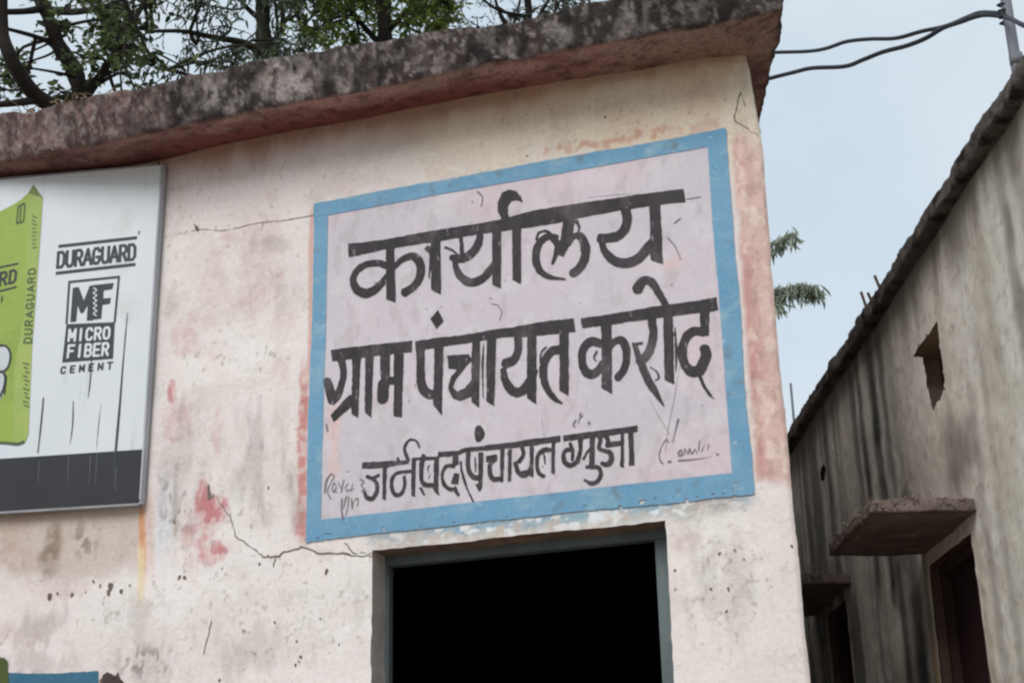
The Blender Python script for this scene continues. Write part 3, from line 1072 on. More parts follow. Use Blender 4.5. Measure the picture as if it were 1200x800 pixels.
pA, pB = tf(350, 200, 4.444), tf(580, 200, 4.444)
pC, pD = tf(370, 350, 4.8), tf(610, 330, 4.8)
pE1, pE2, pE3, pE4 = tf(370, 500, 6.667), tf(480, 490, 7.273), tf(610, 480, 7.273), tf(750, 470, 8.89)
MPX = 0.00384                      # metres per photo pixel at the sign


def page(t, items, k):
    """convert items measured on an enlarged view to photo pixels"""
    out = []
    for it in items:
        P = [t(p) for p in it[1]]
        if it[0] == 'g':
            out.append(('g', P))
        else:
            w = [x / k for x in it[2]] if hasattr(it[2], '__len__') else it[2] / k
            out.append(('s', P, w, it[3], it[4], it[5]))
    return out


def heavier(items, k):
    return [it if it[0] == 'g' else ('s', it[1], [x * k for x in it[2]] if hasattr(it[2], '__len__') else it[2] * k, *it[3:]) for it in items]


word1 = page(pA, [
    G([(258, 382), (460, 358), (700, 317), (940, 275), (1200, 232), (1250, 224), (1250, 282), (1200, 290), (940, 332), (750, 366), (450, 412), (262, 450)]),
    G([(455, 395), (502, 388), (504, 686), (457, 668)]),
    S([(462, 500), (420, 482), (360, 486), (308, 515), (284, 565), (300, 615), (345, 638), (395, 622), (435, 585), (468, 545)], [34, 34, 36, 38, 38, 44, 48, 46, 42, 36]),
    S([(498, 505), (545, 462), (600, 448), (636, 490), (632, 555), (598, 605), (545, 638)], [24, 34, 40, 44, 44, 42, 46]),
    G([(692, 368), (742, 360), (742, 645), (692, 622)]),
    S([(668, 400), (690, 440), (680, 560)], [26, 18, 6]),
    S([(948, 335), (930, 395), (890, 440), (840, 460), (792, 452)], [38, 44, 46, 44, 34]),
    S([(760, 400), (800, 415), (830, 440)], [14, 12, 10]),
    S([(848, 350), (852, 440)], 20),
    S([(808, 440), (826, 520), (862, 568), (912, 582), (962, 560), (1005, 510), (1040, 455)], [26, 34, 40, 44, 44, 42, 30]),
    G([(1008, 318), (1056, 310), (1056, 616), (1010, 594)]),
    G([(1113, 300), (1160, 292), (1160, 594), (1115, 568)]),
    G([(1064, 270), (1040, 215), (1040, 165), (1062, 118), (1098, 100), (1135, 108), (1160, 138), (1170, 168), (1135, 155), (1108, 162), (1092, 190), (1092, 222), (1106, 262)]),
], 4.444) + page(pB, [
    G([(0, 262), (200, 210), (400, 180), (750, 125), (982, 97), (994, 165), (870, 178), (700, 200), (500, 235), (300, 280), (140, 302), (0, 322)]),
    S([(330, 352), (275, 345), (230, 385), (214, 450), (232, 515), (285, 555), (370, 566)], [30, 36, 40, 40, 36, 26, 8]),
    S([(215, 365), (232, 325), (270, 318), (300, 340)], [12, 12, 14, 18]),
    G([(356, 265), (418, 252), (408, 330), (385, 395), (358, 450), (330, 440), (342, 360)]),
    S([(300, 345), (328, 390), (318, 440), (300, 490)], [36, 34, 26, 12]),
    S([(385, 390), (410, 345), (448, 345), (472, 400), (468, 460), (440, 510), (405, 536)], [18, 28, 38, 44, 44, 44, 46]),
    S([(425, 262), (440, 300), (425, 340)], [20, 12, 6]),
    S([(678, 195), (690, 250), (672, 310), (625, 345), (535, 352)], [46, 46, 48, 50, 40]),
    S([(552, 360), (575, 425), (625, 470), (690, 482), (750, 455), (800, 395), (835, 340)], [26, 34, 44, 50, 50, 46, 30]),
    G([(804, 182), (862, 172), (876, 487), (812, 465)]),
], 4.444)
word2 = page(pC, [
    G([(85, 288), (270, 264), (545, 235), (541, 300), (300, 326), (200, 338), (95, 352)]),
    G([(42, 462), (62, 444), (84, 448), (112, 520), (146, 505), (140, 560), (105, 598), (76, 590)]),
    S([(142, 340), (158, 400), (154, 460), (132, 530), (100, 570)], [40, 38, 40, 42, 40]),
    G([(207, 322), (256, 316), (242, 672), (205, 648)]),
    G([(88, 655), (195, 540), (222, 555), (212, 600), (104, 692)]),
    G([(280, 322), (328, 316), (318, 674), (280, 642)]),
    G([(363, 318), (418, 312), (418, 500), (372, 500), (366, 430)]),
    S([(383, 480), (380, 560)], [62, 66], False, False, False),
    S([(410, 462), (460, 462)], 44, False),
    G([(440, 312), (497, 305), (488, 668), (442, 660)]),
    G([(645, 112), (690, 64), (724, 126), (680, 170)]),
], 4.8)
word3 = page(pC, [
    G([(560, 240), (850, 200), (1030, 168), (1190, 152), (1190, 212), (1050, 216), (880, 246), (722, 270), (565, 296)]),
    S([(592, 290), (592, 410), (600, 490), (635, 535), (690, 540)], [48, 48, 50, 50, 46]),
    G([(670, 275), (722, 268), (714, 656), (664, 600)]),
    G([(740, 320), (862, 312), (882, 345), (850, 380), (792, 455), (778, 500), (800, 522), (840, 505), (890, 440), (890, 545), (820, 578), (775, 562), (748, 505), (762, 440), (800, 396), (748, 396)]),
    G([(878, 242), (926, 236), (922, 616), (878, 580)]),
    S([(945, 240), (940, 400), (945, 560)], [8, 10, 6]),
    G([(962, 230), (1014, 224), (1008, 610), (962, 576)]),
    S([(1135, 215), (1140, 280), (1118, 340), (1060, 368)], [44, 44, 48, 54]),
    S([(1054, 390), (1068, 460), (1110, 520), (1160, 520), (1210, 460), (1235, 400)], [28, 40, 50, 52, 48, 36]),
], 4.8) + page(pD, [
    G([(-30, 250), (0, 246), (150, 222), (300, 207), (313, 285), (220, 292), (0, 312), (-30, 314)]),
    G([(36, 305), (90, 300), (93, 692), (38, 655)]),
    G([(218, 288), (273, 282), (276, 648), (224, 615)]),
    S([(225, 385), (180, 392), (142, 440), (130, 510), (146, 590), (185, 650), (240, 690)], [48, 50, 46, 42, 36, 28, 10]),
    S([(112, 460), (118, 400), (150, 365)], [10, 10, 10]),
], 4.8)
word4 = page(pD, [
    G([(340, 208), (500, 185), (700, 150), (1000, 107), (1102, 90), (1112, 160), (1010, 176), (850, 196), (700, 214), (500, 242), (350, 262)]),
    S([(460, 352), (400, 338), (358, 375), (348, 440), (365, 500), (402, 522), (440, 500), (468, 450)], [40, 46, 44, 42, 44, 50, 44, 34]),
    S([(432, 390), (415, 430), (430, 450)], [14, 10, 8]),
    G([(455, 235), (512, 228), (519, 638), (460, 600)]),
    S([(500, 375), (535, 335), (575, 335), (596, 390), (596, 450), (578, 505), (545, 545)], [28, 36, 42, 42, 42, 42, 44]),
    S([(738, 205), (748, 290), (735, 370), (700, 430), (665, 450)], [42, 42, 44, 46, 40]),
    G([(628, 345), (650, 345), (690, 430), (735, 530), (775, 610), (818, 712), (770, 665), (705, 580), (670, 500), (645, 420)]),
    S([(655, 350), (690, 345)], 14),
    G([(805, 190), (858, 184), (868, 580), (812, 555)]),
    S([(870, 260), (878, 400), (875, 520)], [6, 12, 4]),
    S([(838, 165), (800, 100), (765, 40), (730, 0), (690, -2), (655, 50)], [30, 34, 38, 44, 48, 60]),
    S([(730, 480), (770, 510), (780, 545), (755, 560)], [8, 8, 10, 6]),
    G([(1010, 172), (1062, 168), (1062, 305), (1012, 305)]),
    S([(1040, 285), (975, 280), (930, 320), (912, 395), (925, 465), (965, 508), (1010, 500)], [46, 48, 46, 44, 44, 50, 52]),
    S([(1035, 370), (1045, 420), (1022, 475), (1000, 510)], [48, 52, 54, 54]),
    G([(1000, 535), (1020, 530), (1045, 595), (1095, 665), (1060, 640), (1020, 580)]),
], 4.8)
word5 = page(pE1, [
    S([(368, 305), (500, 298), (625, 285)], [36, 40, 32]),
    S([(590, 288), (735, 276)], 26),
    S([(735, 275), (708, 215), (700, 160), (735, 108), (790, 112), (818, 165)], [26, 26, 22, 14, 12, 6]),
    S([(402, 385), (450, 402), (505, 375)], 20),
    S([(440, 400), (482, 440), (482, 510), (448, 562), (405, 550), (385, 510)], [22, 26, 28, 30, 26, 20]),
    G([(528, 290), (560, 288), (556, 578), (526, 562)]),
    S([(700, 350), (642, 362), (606, 400), (598, 460), (618, 520), (655, 535), (690, 500), (702, 440), (695, 380)], [22, 22, 24, 24, 26, 26, 24, 22, 20]),
    S([(690, 355), (765, 345)], 24),
    G([(754, 255), (790, 250), (782, 544), (752, 540)]),
    S([(640, 240), (660, 280)], 22),
], 6.667) + page(pE2, [
    S([(20, 352), (130, 345), (255, 345)], [16, 22, 22]),
    S([(118, 345), (106, 420), (108, 520), (140, 568), (215, 572)], [36, 32, 30, 32, 30]),
    S([(175, 400), (160, 440), (180, 480), (165, 520)], 8),
    S([(130, 310), (120, 350)], 28),
    G([(218, 345), (258, 340), (250, 610), (262, 662), (225, 640), (205, 605)]),
    S([(98, 590), (132, 660)], [20, 12]),
    S([(252, 312), (420, 300)], 34),
    S([(395, 310), (398, 400)], 40),
    S([(395, 405), (322, 412), (290, 460), (285, 530), (320, 590), (375, 610)], [28, 26, 24, 24, 26, 28]),
    S([(408, 470), (388, 560)], [40, 50]),
    S([(380, 590), (425, 662)], [34, 22]),
    S([(440, 370), (452, 470), (495, 600), (552, 722)], [12, 18, 14, 16]),
], 7.273)
word6 = page(pE2, [
    S([(420, 300), (480, 272), (640, 256)], [26, 30, 30]),
    S([(640, 254), (900, 226)], 36),
    S([(900, 240), (980, 215), (1110, 200)], [20, 40, 44]),
    S([(590, 80), (600, 135), (588, 185)], [40, 72, 40]),
    S([(504, 290), (500, 380), (512, 460), (560, 505), (605, 500)], 32),
    G([(588, 290), (632, 288), (622, 590), (600, 628), (556, 560), (590, 560)]),
    S([(562, 330), (565, 460)], 10),
    S([(655, 348), (750, 335)], 40),
    S([(735, 350), (692, 390), (686, 460), (715, 515), (780, 515)], [26, 28, 30, 32, 32]),
    G([(775, 265), (812, 260), (804, 548), (775, 545)]),
    G([(842, 270), (876, 268), (870, 535), (842, 545)]),
    S([(960, 240), (972, 310), (930, 380)], [28, 30, 26]),
    S([(902, 370), (925, 450), (970, 488), (1010, 470), (1040, 420)], 28),
    G([(1028, 240), (1064, 240), (1060, 510), (1030, 480)]),
], 7.273) + page(pE3, [
    S([(-60, 300), (100, 275), (345, 250)], [34, 38, 40]),
    G([(80, 290), (110, 288), (112, 580), (82, 560)]),
    S([(-10, 548), (70, 530)], 26),
    G([(268, 280), (302, 278), (294, 550), (268, 540)]),
    S([(270, 345), (205, 345), (155, 385), (142, 460), (160, 540), (210, 572)], [28, 30, 28, 26, 26, 26]),
    S([(205, 380), (215, 470)], 10),
], 7.273)
word7 = page(pE3, [
    S([(370, 250), (560, 222), (760, 198), (1005, 165)], [38, 40, 38, 40]),
    S([(450, 345), (400, 345), (372, 385), (378, 440), (420, 475), (470, 460), (500, 420)], [24, 28, 30, 30, 32, 32, 26]),
    S([(425, 280), (450, 360), (445, 440)], [22, 24, 18]),
    G([(492, 235), (538, 232), (532, 360), (505, 470), (470, 440), (500, 340)]),
    S([(540, 430), (570, 370), (600, 330)], 16),
    G([(595, 230), (642, 225), (636, 490), (590, 480)]),
    S([(560, 490), (620, 490), (672, 500), (688, 555), (660, 610), (605, 630), (545, 595)], [22, 26, 26, 28, 28, 26, 14]),
    S([(665, 240), (725, 225), (752, 270), (745, 320)], [24, 28, 32, 28]),
    S([(690, 250), (675, 330), (715, 350), (768, 370), (778, 430), (742, 472), (690, 455)], [24, 24, 24, 30, 32, 30, 20]),
    S([(760, 300), (862, 290)], 34),
    G([(858, 200), (890, 195), (884, 495), (856, 485)]),
    G([(922, 190), (968, 182), (976, 475), (932, 478)]),
], 7.273)
def on_wall(u, v):
    x, z = on_facade(u, v)
    if x < BEND_X:
        d = ray(u, v)
        t = (-BEND_K * BEND_X - EYE[1] + BEND_K * EYE[0]) / (d[1] - BEND_K * d[0])
        p = EYE + d * t
        x, z = float(p[0]), float(p[2])
    return x, z


PL = lambda p: on_wall(p[0], p[1])
for i, (w, m, lb, dr) in enumerate([
    (word1, M_black, 'largest black Hindi word on the top line of the sign', 0.0),
    (word2, M_black, 'first black Hindi word of the middle line', 0.0),
    (word3, M_black, 'middle black Hindi word of the middle line', 0.0),
    (word4, M_black, 'last black Hindi word of the middle line', 0.0),
    (word5, M_grey, 'smaller grey Hindi word starting the bottom line', 0.0),
    (word6, M_grey, 'smaller grey Hindi word in the middle of the bottom line', 0.0),
    (word7, M_grey, 'smaller grey Hindi word ending the bottom line', 0.0)]):
    paint('painted_word', w if i < 4 else heavier(w, 1.18), PL, MPX, wall_surf, m, sign, res=0.003 if i < 4 else 0.0024, wob=0.0016, label=lb, off=0.0055, seed=i * 3.3, dry=dr)

scrib = page(pE4, [
    S([(298, 432), (280, 402), (232, 465), (205, 560), (215, 620), (245, 652)], [14, 12, 8, 12, 16, 14]),
    S([(405, 185), (375, 300), (342, 440)], [20, 12, 5]), S([(290, 635), (330, 625)], 18),
    S([(440, 505), (405, 530), (408, 565), (438, 560), (438, 520)], 14),
    S([(460, 560), (472, 495), (502, 550), (518, 488), (540, 548), (572, 500), (596, 545)], 9),
    S([(622, 405), (610, 520)], 9), S([(640, 530), (668, 462)], 8), S([(705, 500), (722, 445)], 7),
    S([(395, 620), (600, 600), (750, 570)], [14, 8, 4]), S([(790, 548), (822, 552)], 16)], 8.89)
scrib2 = page(pE1, [
    S([(76, 520), (90, 430), (125, 372), (152, 390), (125, 440), (98, 500), (122, 566)], [14, 12, 8, 8, 6, 8, 10]),
    S([(130, 500), (150, 440), (168, 480), (140, 505), (175, 510)], 7), S([(180, 430), (205, 480)], 7), S([(228, 410), (205, 515)], 8),
    S([(262, 445), (240, 470), (250, 505), (270, 490)], 7), S([(300, 440), (278, 500), (308, 480)], 6),
    S([(350, 410), (382, 430), (360, 460), (388, 490), (360, 505)], 9),
    S([(212, 560), (206, 640), (222, 732)], [12, 12, 16]), S([(245, 545), (220, 640)], 9), S([(262, 540), (258, 620), (240, 690)], 7),
    S([(285, 560), (290, 640), (300, 580)], 7), S([(310, 575), (336, 560), (334, 620)], 8)], 6.667)
scrib3 = page(pE3, [S([(520, 30), (512, 62)], 14), S([(480, 90), (455, 130), (470, 150)], 12), S([(540, 50), (505, 90), (500, 130)], 6), S([(580, 118), (602, 118)], 16)], 7.273)
for s_, lb in ((scrib, 'pen signature at the lower right of the sign'), (scrib2, 'small pen scribble at the lower left of the sign'), (scrib3, 'small pen marks between the lower lines of the sign')):
    paint('scribble', s_, PL, MPX, wall_surf, M_ink, sign, res=0.0018, wob=0.0004, label=lb, off=0.0058)
# specks and flaked spots on the sign
specks = []
for k in range(30):
    u_, v_ = random.uniform(385, 845), random.uniform(215, 590)
    L_ = random.uniform(1.2, 3.4)
    an = random.uniform(0, math.pi)
    specks.append(S([(u_, v_), (u_ + L_ * math.cos(an), v_ + L_ * math.sin(an))], [random.uniform(.7, 1.6), .5]))
specks += [S([(560, 225), (566, 232), (564, 243)], [2, 1.4, .8]), S([(790, 262), (798, 256)], 1.2), S([(782, 278), (792, 290), (798, 305)], [.8, 1.2, .7]),
           S([(804, 234), (822, 231)], 1.0), S([(576, 356), (584, 358), (588, 366), (585, 376)], [.8, .9, 1, .8]), S([(383, 497), (385, 506)], 2)]
sp = paint('paint_specks', specks, PL, MPX, wall_surf, M_ink, sign, res=0.0022, wob=0.0006, off=0.0058)
if sp:
    sp['kind'] = 'stuff'
fine_crack = [S(p, w_) for p, w_ in [
    ([(800, 418), (795, 440), (790, 470), (784, 500), (780, 530)], [.9, .7, .9, .6, .5]), ([(762, 470), (775, 492), (786, 510)], [.6, .8, .4]),
    ([(635, 490), (640, 520), (652, 560)], [.5, .6, .4]), ([(690, 232), (735, 228), (780, 233)], [.4, .6, .4])]]
for fc_ in fine_crack:
    paint('hairline_crack', [fc_], PL, MPX, wall_surf, M_faint, sign, res=0.0018, wob=0.0005, off=0.0052)

# ------------------------------------------------------------------ cracks and pits of the facade
def jag(pts, amp=2.2, n=6):
    out = []
    for (a, b) in zip(pts[:-1], pts[1:]):
        for k in range(n):
            t = k / n
            out.append((a[0] + (b[0] - a[0]) * t + random.uniform(-amp, amp) * (k > 0), a[1] + (b[1] - a[1]) * t + random.uniform(-amp, amp) * (k > 0)))
    out.append(pts[-1])
    return out


def crack(pts, w, amp=1.5):
    p = jag(pts, amp, 4)
    ww = [w * random.uniform(.4, 1.3) for _ in p]
    return S(p, ww, False, False, False)


for lb, c_ in [
    ('long crack running from the red patch to the sign corner', [crack([(245, 572), (258, 590), (270, 604), (276, 628), (296, 642), (308, 652)], 1.3), crack([(308, 652), (322, 651), (336, 646), (352, 640), (372, 648), (392, 648), (412, 651), (436, 652)], 2.4, 2.0),
                                                   crack([(322, 653), (320, 664)], 1.6), crack([(404, 636), (414, 648), (436, 648)], 1.4)]),
    ('fine horizontal crack left of the sign', [crack([(192, 278), (232, 269), (262, 270), (300, 262), (330, 259), (372, 252)], 1.1, .8), crack([(228, 263), (232, 270)], 4, .5)]),
    ('short crack at the upper right corner of the wall', [crack([(868, 108), (864, 122), (861, 141)], 2.4), crack([(861, 141), (876, 150), (888, 159)], 1.0), crack([(868, 108), (873, 124)], 1.0)]),
    ('slanting scratch low on the white wall', [crack([(249, 726), (245, 745), (239, 766)], 1.5, .6)])]:
    paint('crack', c_, PL, 0.0030, wall_surf, M_crack, office, res=0.0020, wob=0.0006, label=lb, off=0.0016)
pits = []
for (u_, v_, r) in [(58, 699, 7), (67, 695, 4), (84, 697, 5), (100, 694, 2.5), (109, 681, 3), (117, 686, 3), (129, 688, 8), (127, 694, 6), (142, 693, 5), (152, 686, 3.5),
                    (210, 677, 3), (217, 677, 3.5), (382, 670, 4.5), (287, 738, 2.5), (285, 739, 3), (322, 729, 2.5), (298, 766, 2.5), (227, 683, 2), (304, 661, 2), (261, 666, 2),
                    (308, 741, 1.8), (347, 751, 2), (352, 769, 2.5), (346, 779, 2.5), (350, 775, 2), (397, 755, 2.5), (375, 725, 1.5), (257, 797, 3), (286, 784, 1.8),
                    (843, 648, 2.5), (854, 690, 3.5), (851, 716, 3), (900, 656, 1.8), (928, 640, 3), (833, 690, 2), (861, 645, 2), (872, 655, 1.6), (896, 720, 1.6), (205, 612, 3),
                    (208, 558, 2), (315, 572, 2), (250, 582, 3), (349, 300, 1.5), (165, 686, 2), (120, 799, 6), (724, 94, 2.5), (709, 137, 1.8), (618, 183, 2), (565, 170, 1.5), (790, 668, 2), (791, 690, 2)]:
    an = random.uniform(1.0, 2.1)
    L_ = r * random.uniform(.5, 1.0)
    pits.append(S([(u_ - L_ * math.cos(an) * .5, v_ - L_ * math.sin(an) * .5), (u_ + L_ * math.cos(an) * .5, v_ + L_ * math.sin(an) * .5)], [r * .75, r * .55], False, False, False))
pits += [S([(244, 568), (246, 585)], [2, 5])]
o = paint('plaster_pits', pits, PL, 0.0042, wall_surf, M_chip, office, res=0.0028, wob=0.0028, off=0.0014)
o['kind'] = 'stuff'
blot = [G([(120, 792), (126, 788), (131, 789), (136, 793), (138, 785), (140, 792), (146, 800), (144, 812), (122, 812)])]
paint('damp_blotch', blot, PL, 0.0042, wall_surf, mat_noise('dark_damp_mortar', (62, 52, 50), (80, 70, 64), 20), office, res=0.004, wob=0.004, off=0.0015,
      label='dark brown broken patch beside the blue painted panel')

# ------------------------------------------------------------------ painted panel low on the wall
mural = empty('wall_painting', (-4.1, -0.1, 1.9), 'blue painted panel with olive green shape low on the wall at the left', 'painting')
p0 = on_facade(2, 786)
p1 = on_facade(116, 787)
paint('blue_panel', [G([(-200, 787), (4, 788), (60, 788.5), (115, 786), (111, 950), (-190, 950)])], PL, 0.0042, wall_surf, M_mblue, mural, res=0.006, wob=0.002, off=0.003)
paint('green_shape', [G([(-30, 776), (-8, 771), (0, 770), (6, 770), (10, 775), (10.5, 800), (10, 900), (-30, 900)])], PL, 0.0042, wall_surf, M_mgreen, mural, res=0.004, wob=0.002, off=0.0055)

# ------------------------------------------------------------------ advertising board
BL_ = 1 / math.sqrt(1 + BEND_K ** 2)


def board_pt(a, z, off):
    """a: metres along the board (negative = left), off: metres out of its face"""
    a = np.asarray(a, float)
    z = np.asarray(z, float)
    off = off + 0 * a
    x = BEND_X + a * BL_ - off * BEND_K * BL_ * -1 * -1
    y = -0.045 + BEND_K * (a * BL_) - off * BL_
    return np.stack([x + 0 * z, y + 0 * z, z + 0 * x], -1)


def board_surf(a, z, off):
    return board_pt(a, z, off)


brd = empty('advertising_board', (BEND_X, -0.05, 3.17), 'white cement advertising board with charcoal base band and green bag picture under the eave', 'board')
A0, A1, BZ0, BZ1 = -1.42, 0.027, 3.17, 4.782


def board_box(name, a0, a1, z0, z1, d0, d1, mat, parent):
    v = [board_pt(a, z, d).tolist() for d in (d0, d1) for (a, z) in ((a0, z0), (a1, z0), (a1, z1), (a0, z1))]
    f = [(0, 3, 2, 1), (4, 5, 6, 7), (0, 1, 5, 4), (1, 2, 6, 5), (2, 3, 7, 6), (3, 0, 4, 7)]
    return mesh(name, v, f, mat, parent)


M_edge = mat_noise('whitish_board_edge', (176, 178, 184), (150, 154, 160), 9, 0.3, 0.7, (1, 1, 0.3), 0.5)
board_box('board_panel', A0, A1 - .004, BZ0 + .004, BZ1 - .004, -0.020, 0.0, M_bwhite, brd)
board_box('mounting_batten', A1 - .05, A1 - .02, BZ0 + .02, BZ1 - .02, -0.045, -0.0205, M_steel, brd)
board_box('edge_strip', A1 - 0.0039, A1 + .004, BZ0, BZ1, -0.022, 0.003, M_edge, brd)
board_box('edge_strip', A0, A1 - .004, BZ0 - .006, BZ0 + .0035, -0.022, 0.003, M_steel, brd)
board_box('edge_strip', A0, A1 - .004, BZ1 - .0035, BZ1 + .004, -0.022, 0.003, M_steel, brd)
zb0 = on_board(165, 527)[1]
board_box('base_band', A0, A1 - .006, BZ0 + .005, zb0 + .002, 0.0002, 0.0016, M_band, brd)
# nail heads
for (u_, v_) in ((187, 192), (163, 586)):
    a_, z_ = on_board(u_, v_)
    c0 = board_pt(a_, z_, 0.0)
    c1 = board_pt(a_, z_, 0.006)
    V, Fc = tube_data([c0, c1], 0.006, 8)
    mesh('nail_head', V, Fc, M_rust, brd)

FONT = {
    'D': [[(0.12, 0), (0.12, 1)], [(0.12, 1), (0.6, 1), (0.85, .8), (0.85, .2), (0.6, 0), (0.12, 0)]],
    'U': [[(0.12, 1), (0.12, .22), (0.32, 0), (0.68, 0), (0.88, .22), (0.88, 1)]],
    'R': [[(0.12, 0), (0.12, 1)], [(0.12, 1), (0.65, 1), (0.85, .85), (0.85, .62), (0.65, .48), (0.12, .48)], [(0.5, .48), (0.88, 0)]],
    'A': [[(0.05, 0), (0.5, 1), (0.95, 0)], [(0.25, .32), (0.75, .32)]],
    'G': [[(0.85, .8), (0.65, 1), (0.32, 1), (0.12, .8), (0.12, .2), (0.32, 0), (0.68, 0), (0.87, .2), (0.87, .42), (0.55, .42)]],
    'M': [[(0.08, 0), (0.08, 1), (0.5, .3), (0.92, 1), (0.92, 0)]],
    'I': [[(0.5, 0), (0.5, 1)]],
    'C': [[(0.88, .8), (0.68, 1), (0.32, 1), (0.12, .8), (0.12, .2), (0.32, 0), (0.68, 0), (0.88, .2)]],
    'O': [[(0.5, 1), (0.25, .95), (0.12, .75), (0.12, .25), (0.25, .05), (0.5, 0), (0.75, .05), (0.88, .25), (0.88, .75), (0.75, .95), (0.5, 1)]],
    'F': [[(0.12, 0), (0.12, 1), (0.88, 1)], [(0.12, .52), (0.72, .52)]],
    'B': [[(0.12, 0), (0.12, 1), (0.65, 1), (0.84, .87), (0.84, .65), (0.65, .52), (0.12, .52)], [(0.65, .52), (0.88, .36), (0.88, .15), (0.68, 0), (0.12, 0)]],
    'E': [[(0.88, 0), (0.12, 0), (0.12, 1), (0.88, 1)], [(0.12, .5), (0.75, .5)]],
    'N': [[(0.1, 0), (0.1, 1), (0.9, 0), (0.9, 1)]],
    'T': [[(0.5, 0), (0.5, 1)], [(0.05, 1), (0.95, 1)]],
}
SERIF = {'D': [(.12, 0), (.12, 1)], 'U': [(.12, 1), (.88, 1)], 'R': [(.12, 0), (.12, 1), (.88, 0)], 'A': [(.05, 0), (.95, 0)], 'G': []}


def quad_text(text, TL, TR, BR, BL2, w, gap=0.16, serif=0.0):
    """strokes for text filling a quad given in photo pixels"""
    n = len(text)
    items = []
    cw = 1.0 / (n + gap * (n - 1))
    for i, ch in enumerate(text):
        x0 = i * cw * (1 + gap)

        def q(p):
            s, t = x0 + p[0] * cw, p[1]
            b = (1 - s) * np.array(BL2) + s * np.array(BR)
            tt = (1 - s) * np.array(TL) + s * np.array(TR)
            r = (1 - t) * b + t * tt
            return (float(r[0]), float(r[1]))
        for st in FONT[ch]:
            items.append(S([q(p) for p in st], w, False, False, False))
        if serif:
            for (sx_, sy_) in SERIF[ch]:
                items.append(S([q((sx_ - .2, sy_)), q((sx_ + .2, sy_))], serif, False))
    return items


BPX = 0.0047
t5 = lambda x, y: (40 + x / 6.667, 260 + y / 6.667)
t6 = lambda x, y: (40 + x / 3.333, 360 + y / 3.333)


def bpaint(name, items, mat, label=None, off=0.0012, res=0.0026, wob=0.0, parent=None):
    return paint(name, items, lambda p: on_board(p[0], p[1]), BPX, board_surf, mat, parent or brd, res=res, wob=wob, label=label, off=off)


bpaint('brand_lettering', quad_text('DURAGUARD', t5(184, 240), t5(800, 174), t5(796, 292), t5(176, 357), 3.1, .08, 2.2)
       + [S([t5(190, 192), t5(805, 124)], 3.4, False), S([t5(170, 402), t5(793, 332)], 3.4, False), S([t5(818, 100), t5(824, 70)], 1.4)], M_print, 'dark slab lettering between two bars on the white board', res=.0022)
bpaint('logo_outline', [S([t5(276, 470), t5(664, 430)], 2.6, False, False, False), S([t5(276, 470), t6(127, 66)], 2.2, False), S([t5(664, 430), t6(315, 60)], 2.2, False)], M_print)
bpaint('logo_letters', [
    G([t5(303, 515), t5(350, 508), t5(390, 615), t5(435, 498), t5(460, 496), t5(455, 770), t5(412, 772), t5(420, 650), t5(385, 712), t5(362, 712), t5(342, 650), t5(330, 778), t5(284, 784)]),
    G([t5(478, 492), t5(625, 476), t5(612, 526), t5(545, 536), t5(542, 598), t5(602, 592), t5(594, 640), t5(536, 648), t5(526, 756), t5(472, 764)]),
    G([t5(462, 494), t5(476, 492), t5(470, 764), t5(457, 768)])], M_print, 'large dark letters M and F of the logo')
bpaint('logo_braid', [S([t5(478 + (14 if k % 2 else -12), 515 + k * 20) for k in range(12)], 1.1)], M_bwhite, off=.0024)
bpaint('logo_block', [G([t6(127, 66), t6(316, 58), t6(309, 201), t6(110, 216)])], M_print)
bpaint('logo_caption', quad_text('MICRO', t6(138, 88), t6(300, 78), t6(297, 122), t6(134, 132), 2.4, .2) + quad_text('FIBER', t6(134, 150), t6(296, 140), t6(292, 186), t6(129, 196), 2.4, .2),
       M_bwhite, 'white letters on the dark block of the logo', off=.0024)
bpaint('logo_caption', quad_text('CEMENT', t6(106, 234), t6(308, 214), t6(305, 240), t6(103, 258), 1.8, .8), M_print, 'small spaced dark letters under the logo')
for k, (pts, w) in enumerate([
    ([t6(38, 352), t6(30, 440), t6(16, 568)], [1.2, 1.5, .9]), ([t6(154, 365), t6(152, 450), t6(142, 535)], [.6, 1.1, .5]), ([t6(226, 205), t6(220, 290), t6(212, 355)], [.8, 1.3, .4]),
    ([t6(366, 20), t6(350, 200), t6(336, 380), t6(320, 560), t6(312, 650)], [.5, 1.2, 1.9, 2.2, 1.2]), ([t6(262, 380), t6(252, 470), t6(245, 560)], [.4, .6, .3])]):
    bpaint('drip_streak', [S(pts, w)], M_print, off=.0028, res=.002, wob=.0004)
M_pale = mat_noise('pale_drip', (104, 108, 114), (86, 90, 96), 10)
for pts in ([t6(22, 600), t6(16, 690)], [t6(136, 580), t6(134, 690)], [t6(222, 580), t6(216, 700)], [t6(248, 570), t6(240, 700)], [t6(322, 620), t6(318, 720)]):
    bpaint('drip_streak', [S(pts, [.9, .4])], M_pale, off=.0028, res=.002)
# picture of a green cement bag
M_bagL = mat_noise('green_print_front', (148, 170, 74), (134, 158, 64), 3.0, 0.3, 0.7, (1, 1, 0.5), 0.5, .05, .001, extra=[((88, 118, 66), 1.6, .55, .75, (1, 1, 1))])
M_bagS = mat_noise('green_print_side', (158, 176, 94), (144, 166, 84), 4.0, rough=.5, bs=.05)
M_bagT = mat_noise('green_print_fold', (98, 116, 58), (112, 130, 66), 4.0, rough=.5, bs=.05)
M_bagD = mat_noise('olive_print', (62, 78, 48), (76, 92, 56), 8, rough=.5, bs=.05)
r7 = lambda x, y: (x / 4.7, 200 + y / 4.7)
r8 = lambda x, y: (x / 4.45, 360 + y / 4.45)
bag = bpy.data.objects.new('bag_picture', None)
COL.objects.link(bag)
bag.parent = brd
bag['label'] = 'printed picture of a green cement bag at the left of the board'


